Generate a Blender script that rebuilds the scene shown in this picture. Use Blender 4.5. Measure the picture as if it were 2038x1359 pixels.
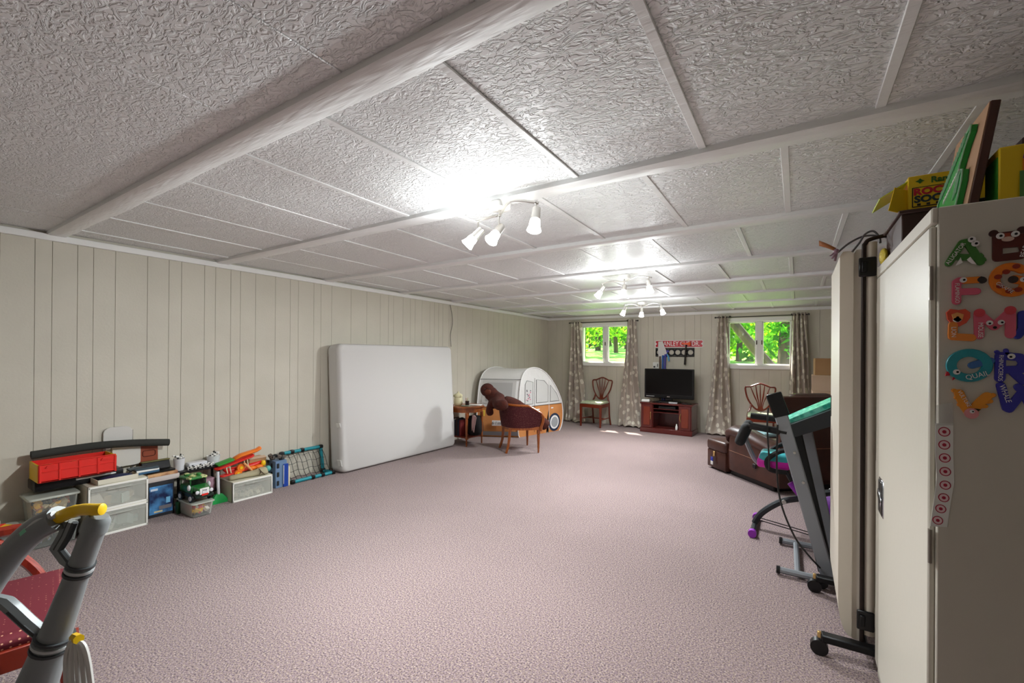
import bpy, bmesh, math, random
from mathutils import Vector as V, Matrix as M, Euler
for o in list(bpy.data.objects): bpy.data.objects.remove(o)
rnd = random.Random(7)
S = bpy.context.scene
COL = S.collection
PI = math.pi
# ------------------------------------------------------------------ camera
FPX, YAW, PITCH, ROLL, PY = 879.36, .572775, .0019236, -.0071454, 25.573
CAM = V((0, 0, 1.40))
def _basis():
    sy, cy = math.sin(YAW), math.cos(YAW)
    f = V((-sy*math.cos(PITCH), cy*math.cos(PITCH), math.sin(PITCH)))
    r = V((cy, sy, 0)); d = f.cross(r); c, s = math.cos(ROLL), math.sin(ROLL)
    return c*r+s*d, -s*r+c*d, f
RX, DN, FW = _basis()
cd = bpy.data.cameras.new('camera'); cam = bpy.data.objects.new('camera', cd); COL.objects.link(cam)
cd.sensor_fit = 'HORIZONTAL'; cd.sensor_width = 36; cd.lens = FPX/2038*36
cd.shift_y = PY/2038; cd.clip_start = .02; cd.clip_end = 300
cam.matrix_world = M.Translation(CAM) @ M((( RX.x, -DN.x, -FW.x), (RX.y, -DN.y, -FW.y), (RX.z, -DN.z, -FW.z))).to_4x4()
S.camera = cam
def P(px, py, x=None, y=None, z=None, d=None):
    """photo pixel -> point where its ray meets a known plane of the room (or a known depth)"""
    v = RX*((px-1019)/FPX) + DN*((py-679.5-PY)/FPX) + FW
    if x is not None: t = (x-CAM.x)/v.x
    elif y is not None: t = (y-CAM.y)/v.y
    elif z is not None: t = (z-CAM.z)/v.z
    else: t = d
    return CAM + v*t
# ------------------------------------------------------------------ view, sky, sun
S.view_settings.view_transform = 'Standard'; S.view_settings.look = 'None'
S.view_settings.gamma = 1; S.view_settings.use_curve_mapping = False
S.view_settings.exposure = 1.0
w = bpy.data.worlds.new('sky'); S.world = w; w.use_nodes = True
nt = w.node_tree; bg = nt.nodes['Background']
sky = nt.nodes.new('ShaderNodeTexSky'); sky.sky_type = 'NISHITA'; sky.sun_disc = False
sky.sun_elevation = math.radians(55); sky.sun_rotation = math.radians(-36); sky.air_density = 1.2; sky.dust_density = 2.5
nt.links.new(sky.outputs[0], bg.inputs[0]); bg.inputs[1].default_value = .33
sl = bpy.data.lights.new('sun_offscreen', 'SUN'); sl.energy = 12; sl.angle = .02; sl.color = (1, .94, .82)
sun = bpy.data.objects.new('sun_offscreen', sl); COL.objects.link(sun)
sun.location = (-8, 20, 16); sun.rotation_euler = V((.65, -.90, -1.60)).to_track_quat('-Z', 'Y').to_euler()
# ------------------------------------------------------------------ materials
def lin(h):
    h = h.lstrip('#'); c = [int(h[i:i+2], 16)/255 for i in (0, 2, 4)]
    return tuple((x/12.92 if x <= .04045 else ((x+.055)/1.055)**2.4) for x in c)+(1,)
MATS = {}
def mat(name, col='#888888', rough=.5, metal=0, col2=None, scale=8, detail=3, bump=0, bscale=None, kind='noise', contrast=(.35, .65),
        stretch=(1, 1, 1), trans=0, alpha=1, emit=0, spec=.5, coat=0, sheen=0, ior=1.45, bdist=.01):
    if name in MATS: return MATS[name]
    m = bpy.data.materials.new(name); m.use_nodes = True; MATS[name] = m
    nt = m.node_tree; b = nt.nodes['Principled BSDF']; L = nt.links.new
    b.inputs['Base Color'].default_value = lin(col); b.inputs['Roughness'].default_value = rough
    b.inputs['Metallic'].default_value = metal; b.inputs['Specular IOR Level'].default_value = spec
    b.inputs['Transmission Weight'].default_value = trans; b.inputs['Alpha'].default_value = alpha
    b.inputs['Coat Weight'].default_value = coat; b.inputs['Sheen Weight'].default_value = sheen; b.inputs['IOR'].default_value = ior
    m.diffuse_color = lin(col)
    if emit:
        b.inputs['Emission Color'].default_value = lin(col); b.inputs['Emission Strength'].default_value = emit
    if col2 or bump:
        tc = nt.nodes.new('ShaderNodeTexCoord'); mp = nt.nodes.new('ShaderNodeMapping'); mp.inputs['Scale'].default_value = stretch
        L(tc.outputs['Object'], mp.inputs[0])
    def tex(sc):
        if kind == 'voronoi':
            t = nt.nodes.new('ShaderNodeTexVoronoi'); t.inputs['Scale'].default_value = sc; o = t.outputs['Distance']
        elif kind == 'wave':
            t = nt.nodes.new('ShaderNodeTexWave'); t.inputs['Scale'].default_value = sc; t.inputs['Distortion'].default_value = 6
            t.inputs['Detail'].default_value = detail; t.inputs['Detail Scale'].default_value = 1.5; o = t.outputs['Fac']
        else:
            t = nt.nodes.new('ShaderNodeTexNoise'); t.inputs['Scale'].default_value = sc; t.inputs['Detail'].default_value = detail; o = t.outputs['Fac']
        L(mp.outputs[0], t.inputs['Vector']); return o
    if col2:
        r = nt.nodes.new('ShaderNodeValToRGB'); r.color_ramp.elements[0].position = contrast[0]; r.color_ramp.elements[1].position = contrast[1]
        r.color_ramp.elements[0].color = lin(col); r.color_ramp.elements[1].color = lin(col2)
        L(tex(scale), r.inputs[0]); L(r.outputs[0], b.inputs['Base Color'])
        if emit: L(r.outputs[0], b.inputs['Emission Color'])
    if bump:
        bp = nt.nodes.new('ShaderNodeBump'); bp.inputs['Strength'].default_value = bump; bp.inputs['Distance'].default_value = bdist
        L(tex(bscale or scale*3), bp.inputs['Height']); L(bp.outputs[0], b.inputs['Normal'])
    return m
def clear(name, col, op, rough=.1):
    """clear plastic or window glass: see-through with a glossy skin"""
    if name in MATS: return MATS[name]
    m = bpy.data.materials.new(name); m.use_nodes = True; MATS[name] = m
    nt = m.node_tree; b = nt.nodes['Principled BSDF']; L = nt.links.new
    b.inputs['Base Color'].default_value = lin(col); b.inputs['Roughness'].default_value = rough
    t = nt.nodes.new('ShaderNodeBsdfTransparent'); mx = nt.nodes.new('ShaderNodeMixShader'); lw = nt.nodes.new('ShaderNodeLayerWeight')
    lw.inputs[0].default_value = .25; ma = nt.nodes.new('ShaderNodeMath'); ma.operation = 'MULTIPLY_ADD'
    ma.inputs[1].default_value = .5*(1-op)*(.5 if op < .1 else 1); ma.inputs[2].default_value = op
    L(lw.outputs['Fresnel'], ma.inputs[0]); L(ma.outputs[0], mx.inputs[0]); L(t.outputs[0], mx.inputs[1]); L(b.outputs[0], mx.inputs[2])
    L(mx.outputs[0], nt.nodes['Material Output'].inputs[0]); return m
# ------------------------------------------------------------------ mesh helpers
def nb(): return bmesh.new()
def _rm(rot):
    return M.Identity(4) if rot is None else (rot if isinstance(rot, M) else Euler(rot).to_matrix().to_4x4())
def box(bm, c, s, rot=None, bev=0, seg=1, mi=0):
    r = bmesh.ops.create_cube(bm, size=1); vs = r['verts']
    bmesh.ops.scale(bm, vec=s, verts=vs)
    if bev:
        es = list({e for v in vs for e in v.link_edges})
        g = bmesh.ops.bevel(bm, geom=es, offset=min(bev, min(s)*.49), segments=seg, profile=.5, affect='EDGES')
        fs = set(g['faces']); vs = set(g['verts'])
        st = list(vs)
        while st:
            v = st.pop()
            for e in v.link_edges:
                q = e.other_vert(v)
                if q not in vs: vs.add(q); st.append(q)
        vs = list(vs)
    bmesh.ops.transform(bm, matrix=M.Translation(V(c)) @ _rm(rot), verts=vs)
    if mi:
        for f in {f for v in vs for f in v.link_faces}: f.material_index = mi
    return vs
def frame(d):
    d = V(d).normalized(); u = d.cross(V((0, 0, 1)))
    if u.length < 1e-4: u = V((1, 0, 0))
    u.normalize(); return u, d.cross(u).normalized()
def cyl(bm, a, b, r, r2=None, n=16, mi=0, caps=True):
    a, b = V(a), V(b); r2 = r if r2 is None else r2; u, v = frame(b-a)
    A = []; B = []
    for i in range(n):
        t = 2*PI*i/n; q = u*math.cos(t)+v*math.sin(t)
        A.append(bm.verts.new(a+q*r)); B.append(bm.verts.new(b+q*r2))
    for i in range(n):
        j = (i+1) % n; bm.faces.new((A[i], A[j], B[j], B[i])).material_index = mi
    if caps:
        bm.faces.new(A[::-1]).material_index = mi; bm.faces.new(B).material_index = mi
def spline(pts, k=6, closed=False):
    pts = [V(p) for p in pts]; n = len(pts); out = []
    for i in range(n if closed else n-1):
        p0 = pts[(i-1) % n] if closed or i > 0 else pts[0]; p1 = pts[i]; p2 = pts[(i+1) % n]
        p3 = pts[(i+2) % n] if closed or i+2 < n else pts[-1]
        for j in range(k):
            t = j/k; out.append(.5*((2*p1)+(p2-p0)*t+(2*p0-5*p1+4*p2-p3)*t*t+(3*p1-p0-3*p2+p3)*t**3))
    if not closed: out.append(pts[-1])
    return out
def tube(bm, path, r, n=8, closed=False, mi=0, flat=None):
    path = [V(p) for p in path]; m = len(path); rings = []; pu = None
    for i, p in enumerate(path):
        if closed: t = path[(i+1) % m]-path[i-1]
        else: t = path[min(i+1, m-1)]-path[max(i-1, 0)]
        if t.length < 1e-9: t = V((0, 0, 1))
        t.normalize()
        if pu is None: u, v = frame(t)
        else:
            u = pu-t*pu.dot(t); u.normalize(); v = t.cross(u)
        pu = u; rr = r[i] if isinstance(r, (list, tuple)) else r
        ring = []
        for k in range(n):
            a = 2*PI*(k+.5)/n; q = u*math.cos(a)*rr+v*math.sin(a)*rr
            if flat: q = q-flat[0]*q.dot(flat[0])*(1-flat[1])
            ring.append(bm.verts.new(p+q))
        rings.append(ring)
    for i in range(m if closed else m-1):
        A, B = rings[i], rings[(i+1) % m]
        for k in range(n):
            j = (k+1) % n; bm.faces.new((A[k], A[j], B[j], B[k])).material_index = mi
    if not closed:
        bm.faces.new(rings[0][::-1]).material_index = mi; bm.faces.new(rings[-1]).material_index = mi
def lathe(bm, prof, n=20, mx=None, mi=0, caps=True):
    mx = mx or M.Identity(4); rings = []
    for r, z in prof:
        rings.append([bm.verts.new(mx @ V((r*math.cos(2*PI*i/n), r*math.sin(2*PI*i/n), z))) for i in range(n)])
    for A, B in zip(rings, rings[1:]):
        for i in range(n):
            j = (i+1) % n; bm.faces.new((A[i], A[j], B[j], B[i])).material_index = mi
    if caps:
        bm.faces.new(rings[0][::-1]).material_index = mi; bm.faces.new(rings[-1]).material_index = mi
def prism(bm, poly, d, mx=None, mi=0, bev=0):
    """2D outline (x, y) raised by d along local z, then placed by mx"""
    mx = mx or M.Identity(4); A = [bm.verts.new(mx @ V((p[0], p[1], 0))) for p in poly]
    if bev:
        c = V((sum(p[0] for p in poly)/len(poly), sum(p[1] for p in poly)/len(poly)))
        B = [bm.verts.new(mx @ V((p[0], p[1], d-bev))) for p in poly]
        k = 1-bev/max(1e-6, sum((V(p[:2])-c).length for p in poly)/len(poly))
        Cc = [bm.verts.new(mx @ V((c.x+(p[0]-c.x)*k, c.y+(p[1]-c.y)*k, d))) for p in poly]; L = [A, B, Cc]
    else: L = [A, [bm.verts.new(mx @ V((p[0], p[1], d))) for p in poly]]
    n = len(poly)
    for X, Y in zip(L, L[1:]):
        for i in range(n):
            j = (i+1) % n; bm.faces.new((X[i], X[j], Y[j], Y[i])).material_index = mi
    bm.faces.new(A[::-1]).material_index = mi; bm.faces.new(L[-1]).material_index = mi
def ball(bm, c, r, rot=None, u=14, v=9, mi=0):
    r = (r, r, r) if isinstance(r, (int, float)) else r
    g = bmesh.ops.create_uvsphere(bm, u_segments=u, v_segments=v, radius=1); vs = g['verts']
    bmesh.ops.scale(bm, vec=r, verts=vs); bmesh.ops.transform(bm, matrix=M.Translation(V(c)) @ _rm(rot), verts=vs)
    if mi:
        for f in {f for q in vs for f in q.link_faces}: f.material_index = mi
def loft(bm, rings, mi=0, caps=True, closed=True):
    R = [[bm.verts.new(V(p)) for p in r] for r in rings]; n = len(R[0])
    for A, B in zip(R, R[1:]):
        for i in range(n if closed else n-1):
            j = (i+1) % n; bm.faces.new((A[i], A[j], B[j], B[i])).material_index = mi
    if caps and closed:
        bm.faces.new(R[0][::-1]).material_index = mi; bm.faces.new(R[-1]).material_index = mi
def grid(bm, nu, nv, f, mi=0):
    G = [[bm.verts.new(V(f(i/nu, j/nv))) for j in range(nv+1)] for i in range(nu+1)]
    for i in range(nu):
        for j in range(nv):
            bm.faces.new((G[i][j], G[i+1][j], G[i+1][j+1], G[i][j+1])).material_index = mi
def rrect(w, h, r, n=5, cx=0, cy=0):
    out = []
    for qx, qy, a in ((1, 1, 0), (-1, 1, .5), (-1, -1, 1), (1, -1, 1.5)):
        for i in range(n+1):
            t = (a+.5*i/n)*PI; out.append((cx+qx*(w/2-r)+r*math.cos(t), cy+qy*(h/2-r)+r*math.sin(t)))
    return out
def mesh(name, bm, mats, ang=.7):
    bmesh.ops.recalc_face_normals(bm, faces=bm.faces)
    me = bpy.data.meshes.new(name); bm.to_mesh(me); bm.free()
    for m in (mats if isinstance(mats, (list, tuple)) else [mats]): me.materials.append(m)
    me.shade_smooth(); me.set_sharp_from_angle(angle=ang); return me
def ob(name, bm, mats, parent=None, loc=None, rot=None, label=None, cat=None, group=None, kind=None, ang=.7):
    me = bm if isinstance(bm, bpy.types.Mesh) else mesh(name, bm, mats, ang)
    o = bpy.data.objects.new(name, me); COL.objects.link(o)
    if parent: o.parent = parent
    if loc is not None: o.location = loc
    if rot is not None: o.rotation_euler = rot if not isinstance(rot, M) else rot.to_euler()
    for k, v in (('label', label), ('category', cat), ('group', group), ('kind', kind)):
        if v: o[k] = v
    return o
def thing(name, label, cat, loc=(0, 0, 0), rz=0, group=None):
    o = bpy.data.objects.new(name, None); COL.objects.link(o); o.empty_display_size = .1
    o.location = loc; o.rotation_euler = (0, 0, rz); o['label'] = label; o['category'] = cat
    if group: o['group'] = group
    return o
def bx(name, c, s, m, parent=None, bev=.003, rot=None, seg=1, **k):
    bm = nb(); box(bm, c, s, rot, bev, seg); return ob(name, bm, m, parent, **k)
def cy(name, a, b, r, m, parent=None, r2=None, n=16, **k):
    bm = nb(); cyl(bm, a, b, r, r2, n); return ob(name, bm, m, parent, **k)
def tb(name, path, r, m, parent=None, n=8, closed=False, **k):
    bm = nb(); tube(bm, path, r, n, closed); return ob(name, bm, m, parent, **k)
def text(name, s, size, m, parent, mx, ext=.0004, ax='CENTER', sx=1, space=1, bold=0):
    c = bpy.data.curves.new(name, 'FONT'); c.body = s; c.size = size; c.extrude = ext; c.align_x = ax; c.align_y = 'CENTER'; c.resolution_u = 3
    c.space_character = space; c.offset = bold
    t = bpy.data.objects.new(name, c); me = bpy.data.meshes.new_from_object(t); bpy.data.objects.remove(t); bpy.data.curves.remove(c)
    me.materials.clear(); me.materials.append(m)
    me.transform(mx @ M.Diagonal((sx, 1, 1, 1)))
    o = bpy.data.objects.new(name, me); COL.objects.link(o)
    if parent: o.parent = parent
    return o
def dup(root, loc=None, rz=None, label=None, group=None):
    r = root.copy(); COL.objects.link(r)
    if loc is not None: r.location = loc
    if rz is not None: r.rotation_euler = (0, 0, rz)
    if label: r['label'] = label
    if group: r['group'] = group
    for ch in list(root.children):
        c = ch.copy(); COL.objects.link(c); c.parent = r
        for g in list(ch.children):
            d = g.copy(); COL.objects.link(d); d.parent = c
    return r
def skin(name, verts, edges, radii, m, parent=None, sub=2, **k):
    """one continuous body grown around a skeleton"""
    me = bpy.data.meshes.new(name); me.from_pydata([tuple(v) for v in verts], edges, [])
    o = bpy.data.objects.new(name, me); COL.objects.link(o)
    md = o.modifiers.new('s', 'SKIN'); sv = me.skin_vertices[0].data
    for i, r in enumerate(radii): sv[i].radius = (r, r) if isinstance(r, (int, float)) else r
    sv[0].use_root = True
    o.modifiers.new('d', 'SUBSURF').levels = sub
    bpy.context.view_layer.update()
    dg = bpy.context.evaluated_depsgraph_get(); nm = bpy.data.meshes.new_from_object(o.evaluated_get(dg))
    o.modifiers.clear(); o.data = nm; nm.materials.clear(); nm.materials.append(m); nm.shade_smooth()
    if parent: o.parent = parent
    for kk, v in k.items(): o[kk] = v
    return o
def YZ(x, y, z):   # local (a, b, c) -> world (x+c, y+a, z+b): outline upright in the Y-Z plane
    return M(((0, 0, 1, x), (1, 0, 0, y), (0, 1, 0, z), (0, 0, 0, 1)))
def XZ(x, y, z):   # local (a, b, c) -> (x+a, y-c, z+b): outline upright in the X-Z plane, raised towards -Y
    return M(((1, 0, 0, x), (0, 0, -1, y), (0, 1, 0, z), (0, 0, 0, 1)))
# ================================================================== THE ROOM
YB = 8.72
def xl(y): return -4.67-(YB-y)*.019          # the left wall runs very slightly out of square
XR, YF = 2.6, -3.0
def structure(o): o['kind'] = 'structure'; return o
m_wall = mat('beige_wall_paint', '#d0cabb', .55, col2='#cbc5b6', scale=3, bump=.08, bscale=60)
m_wallg = m_wall
m_white = mat('white_gloss_trim', '#f0efec', .35)
# carpet: loop pile flecked mauve, beige and grey
m_carpet = bpy.data.materials.new('mauve_flecked_carpet'); m_carpet.use_nodes = True
nt = m_carpet.node_tree; b = nt.nodes['Principled BSDF']; b.inputs['Roughness'].default_value = .95; b.inputs['Specular IOR Level'].default_value = .1
b.inputs['Sheen Weight'].default_value = .15
tc = nt.nodes.new('ShaderNodeTexCoord'); L = nt.links.new
n1 = nt.nodes.new('ShaderNodeTexNoise'); n1.inputs['Scale'].default_value = 125; n1.inputs['Detail'].default_value = 4; n1.inputs['Roughness'].default_value = .75
n3 = nt.nodes.new('ShaderNodeTexNoise'); n3.inputs['Scale'].default_value = 1.1; n3.inputs['Detail'].default_value = 3
for n in (n1, n3): L(tc.outputs['Object'], n.inputs['Vector'])
r = nt.nodes.new('ShaderNodeValToRGB'); e = r.color_ramp.elements
e[0].position = .35; e[0].color = lin('#40353d'); e[1].position = .64; e[1].color = lin('#e0d6ce')
for p_, c_ in ((.42, '#6f606b'), (.475, '#9a8c92'), (.53, '#ab9d9c'), (.585, '#beb1ab')): q = e.new(p_); q.color = lin(c_)
L(n1.outputs['Fac'], r.inputs[0])
n4 = nt.nodes.new('ShaderNodeTexNoise'); n4.inputs['Scale'].default_value = 100; n4.inputs['Detail'].default_value = 2; L(tc.outputs['Object'], n4.inputs['Vector'])
r4 = nt.nodes.new('ShaderNodeValToRGB'); r4.color_ramp.elements[0].position = .40; r4.color_ramp.elements[1].position = .60
r4.color_ramp.elements[0].color = lin('#e8dce2'); r4.color_ramp.elements[1].color = lin('#f2e8d8'); L(n4.outputs['Fac'], r4.inputs[0])
mx = nt.nodes.new('ShaderNodeMixRGB'); mx.blend_type = 'MULTIPLY'; mx.inputs[0].default_value = 1
L(r.outputs[0], mx.inputs[1]); L(r4.outputs[0], mx.inputs[2])
mz = nt.nodes.new('ShaderNodeMixRGB'); mz.blend_type = 'OVERLAY'; mz.inputs[0].default_value = .16
L(mx.outputs[0], mz.inputs[1]); L(n3.outputs['Fac'], mz.inputs[2]); L(mz.outputs[0], b.inputs['Base Color'])
bp = nt.nodes.new('ShaderNodeBump'); bp.inputs['Strength'].default_value = .9; bp.inputs['Distance'].default_value = .008
L(n1.outputs['Fac'], bp.inputs['Height']); L(bp.outputs[0], b.inputs['Normal'])
bm = nb(); box(bm, ((XR-4.9)/2, (YB+YF)/2, -.05), (XR+5.2, YB-YF+.6, .1)); structure(ob('floor', bm, m_carpet))
# ---- left wall of painted panelling, each board its own piece
bm = nb(); box(bm, (-.082, -6, 1.2), (.15, 12.4, 2.5)); wl = structure(ob('wall_left', bm, m_wallg, loc=(-4.67, YB, 0), rot=(0, 0, -.019)))
ys = [.669, .843, .935, 1.077, 1.171, 1.308, 1.525, 1.682, 1.779, 1.968, 2.062, 2.201, 2.291, 2.44, 2.648, 2.815, 2.91, 3.1, 3.191, 3.333, 3.607, 3.849]
y = ys[0]
while y > YF: y -= rnd.choice((.095, .14, .17, .22)); ys.insert(0, y)
y = ys[-1]
while y < YB-.25: y += rnd.choice((.095, .14, .17, .22)); ys.append(y)
ys[-1] = YB
for a, c in zip(ys, ys[1:]):
    bx('board', (-.004, (a+c)/2-YB, 1.14), (.008, c-a-.0022, 2.28), m_wall, wl, bev=.001)
# ---- back wall with two window openings
WIN = [(-3.885, -2.825), (-1.07, -.05)]; WZ = (1.19, 2.085)
bm = nb(); xs = [-5.0, WIN[0][0], WIN[0][1], WIN[1][0], WIN[1][1], XR]
for i in range(5):
    x0, x1 = xs[i], xs[i+1]
    if i % 2 == 0: box(bm, ((x0+x1)/2, YB+.13, 1.2), (x1-x0, .244, 2.5))
    else:
        box(bm, ((x0+x1)/2, YB+.13, WZ[0]/2-.02), (x1-x0, .244, WZ[0]+.04)); box(bm, ((x0+x1)/2, YB+.13, (WZ[1]+2.45)/2), (x1-x0, .244, 2.45-WZ[1]))
wb = structure(ob('wall_back', bm, m_wallg))
cuts = [-4.67, -4.45, -4.31, -4.09, -3.885, -3.7, -3.47, -3.3, -3.08, -2.825, -2.6, -2.45, -2.35, -2.188, -1.965, -1.765, -1.598, -1.493, -1.306, -1.07, -.85, -.62, -.4, -.22, -.05, .15, .31, .52, .74, .9, 1.1, 1.3, 1.5, 1.75, 2.0, 2.2, 2.4, XR]
for a, c in zip(cuts, cuts[1:]):
    md = (a+c)/2; inw = any(p < md < q for p, q in WIN)
    for z0, z1 in (((0, WZ[0]), (WZ[1], 2.26)) if inw else ((0, 2.26),)):
        bx('board', (md, YB+.004, (z0+z1)/2), (c-a-.002, .008, z1-z0), m_wall, wb, bev=.0012)
structure(bx('wall_right', (XR+.08, (YB+YF)/2, 1.2), (.16, YB-YF+.6, 2.5), m_wall, bev=0))
structure(bx('wall_front', ((XR-4.9)/2, YF-.08, 1.2), (XR+5.3, .16, 2.5), m_wall, bev=0))
# ---- ceiling: textured panels between painted cross beams
def stucco():
    m = bpy.data.materials.new('white_brushed_stucco'); m.use_nodes = True; nt = m.node_tree; b = nt.nodes['Principled BSDF']; L = nt.links.new
    b.inputs['Base Color'].default_value = lin('#f1f2f2'); b.inputs['Roughness'].default_value = .42
    tc = nt.nodes.new('ShaderNodeTexCoord'); gm = nt.nodes.new('ShaderNodeNewGeometry'); mp = nt.nodes.new('ShaderNodeMapping'); mp.inputs['Scale'].default_value = (1, 1.7, 1)
    L(gm.outputs['Position'], mp.inputs[0])
    wv = nt.nodes.new('ShaderNodeTexNoise'); wv.inputs['Scale'].default_value = 9; wv.inputs['Detail'].default_value = 2
    L(mp.outputs[0], wv.inputs['Vector'])
    ad = nt.nodes.new('ShaderNodeMixRGB'); ad.blend_type = 'ADD'; ad.inputs[0].default_value = .09
    L(mp.outputs[0], ad.inputs[1]); L(wv.outputs['Color'], ad.inputs[2])
    n = nt.nodes.new('ShaderNodeTexNoise'); n.inputs['Scale'].default_value = 34; n.inputs['Detail'].default_value = 3; n.inputs['Distortion'].default_value = .9
    L(ad.outputs[0], n.inputs['Vector'])
    rp = nt.nodes.new('ShaderNodeValToRGB'); rp.color_ramp.elements[0].position = .42; rp.color_ramp.elements[1].position = .58
    L(n.outputs['Fac'], rp.inputs[0])
    bp = nt.nodes.new('ShaderNodeBump'); bp.inputs['Strength'].default_value = .9; bp.inputs['Distance'].default_value = .006
    L(rp.outputs[0], bp.inputs['Height']); L(bp.outputs[0], b.inputs['Normal']); return m
m_ceil = stucco()
m_beam = mat('white_painted_beam', '#eff0ef', .45, bump=.35, bscale=6, kind='wave', stretch=(.25, 3, 3), bdist=.004)
TILT = -.0092
bm = nb(); box(bm, ((XR-4.9)/2, (YB+YF)/2, .09), (XR+5.3, YB-YF+.7, .08)); ce = structure(ob('ceiling', bm, m_white, loc=(0, 0, 2.299), rot=(TILT, 0, 0)))
BY = [-2.5, -1.35, -.22, .905, 2.06, 3.215, 4.38, 5.50, 6.57, 7.65]; BW = .118
def zceil(y): return 2.299+TILT*y
for i, y in enumerate(BY):
    bm = nb(); n = 26
    def sec(t):   # hand-hewn edge: the beam wanders a little
        x = -4.86+(XR+4.86)*t; wob = .006*math.sin(x*3.1+i*2)+.004*math.sin(x*7.3+i)
        return [(x, y+.004*math.sin(x*2.2+i), .06), (x, y, .006), (x, y+.012, 0), (x, y+BW+wob-.016, 0), (x, y+BW+wob, .012), (x, y+BW+wob, .06)]
    loft(bm, [sec(k/n) for k in range(n+1)]); ob('beam', bm, m_beam, ce)
edges = [YF]+[y+BW/2 for y in BY]+[YB+.1]
pm = {}
for i in range(len(edges)-1):
    y0, y1 = edges[i], edges[i+1]; off = -.95 if i % 2 == 0 else -.65
    k0 = math.floor((-4.9-off)/.6); x = off+.6*k0
    while x < XR:
        a, c = max(x, -4.9), min(x+.6, XR); key = (round(c-a, 3), round(y1-y0, 3))
        if key not in pm:
            bm = nb(); box(bm, (0, 0, .01), (c-a-.004, y1-y0-.004, .02), bev=.003); pm[key] = mesh('panel', bm, m_ceil)
        ob('panel', pm[key], None, ce, loc=((a+c)/2, (y0+y1)/2, .030+.003*math.sin(x*9+i)))
        if i >= 4 and -4.6 < x < XR-.1:
            bx('batten', (x, (y0+y1)/2, .028), (.032, y1-y0-BW, .008), m_beam, ce, bev=.002)
        x += .6
# ---- crown strips
bm = nb(); box(bm, (.013, -5.9, 0), (.026, 11.8, .05), bev=.003)
structure(ob('trim_1', bm, m_white, loc=(-4.67, YB, 2.204), rot=(TILT, 0, -.019)))
bm = nb(); box(bm, ((XR-4.67)/2, YB-.013, 2.199), (XR+4.67, .026, .05), bev=.003); structure(ob('trim_2', bm, m_white))
# ---- windows
m_frame = mat('white_vinyl_frame', '#e8e6e4', .4); m_glass = clear('window_glass', '#ffffff', .03, .02)
m_latch = mat('bronze_latch', '#4a4038', .4, .8)
def window(n, x0, x1, panes):
    z0, z1 = WZ; g0, g1 = 1.262, 2.015
    bm = nb(); yc, t = YB+.06, .11
    box(bm, ((x0+x1)/2, yc, (g1+z1)/2), (x1-x0, t, z1-g1), bev=.004); box(bm, ((x0+x1)/2, yc, (z0+g0)/2), (x1-x0, t, g0-z0), bev=.004)
    ed = [x0]+[v for p in panes for v in p]+[x1]
    for i in range(0, len(ed), 2): box(bm, ((ed[i]+ed[i+1])/2, yc, (g0+g1)/2), (ed[i+1]-ed[i], t, g1-g0), bev=.004)
    w_ = structure(ob('window_%d' % n, bm, m_frame))
    for a, c in panes:
        bx('pane', ((a+c)/2, YB+.065, (g0+g1)/2), (c-a+.01, .004, g1-g0+.01), m_glass, w_, bev=0)
        bm = nb()
        for xx in (a+.009, c-.009): box(bm, (xx, YB+.04, (g0+g1)/2), (.018, .04, g1-g0), bev=.003)
        for zz in (g0+.009, g1-.009): box(bm, ((a+c)/2, YB+.04, zz), (c-a, .04, .018), bev=.003)
        ob('sash', bm, m_frame, w_)
    bx('sill', ((x0+x1)/2, YB-.012, 1.226), (x1-x0+.06, .05, .075), m_white, w_, bev=.006)
    xm = (panes[0][1]+panes[1][0])/2
    bx('head_casing', ((x0+x1)/2, YB-.004, 2.052), (x1-x0+.02, .02, .066), m_white, w_, bev=.004)
    for s in ((0,) if n == 1 else (-1, 1)): bx('latch', (xm+s*.04, YB+.0, 1.65), (.014, .02, .075), m_latch, w_, bev=.004)
window(1, WIN[0][0], WIN[0][1], [(-3.845, -3.378), (-3.288, -2.862)])
window(2, WIN[1][0], WIN[1][1], [(-1.028, -.594), (-.503, -.085)])
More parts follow.
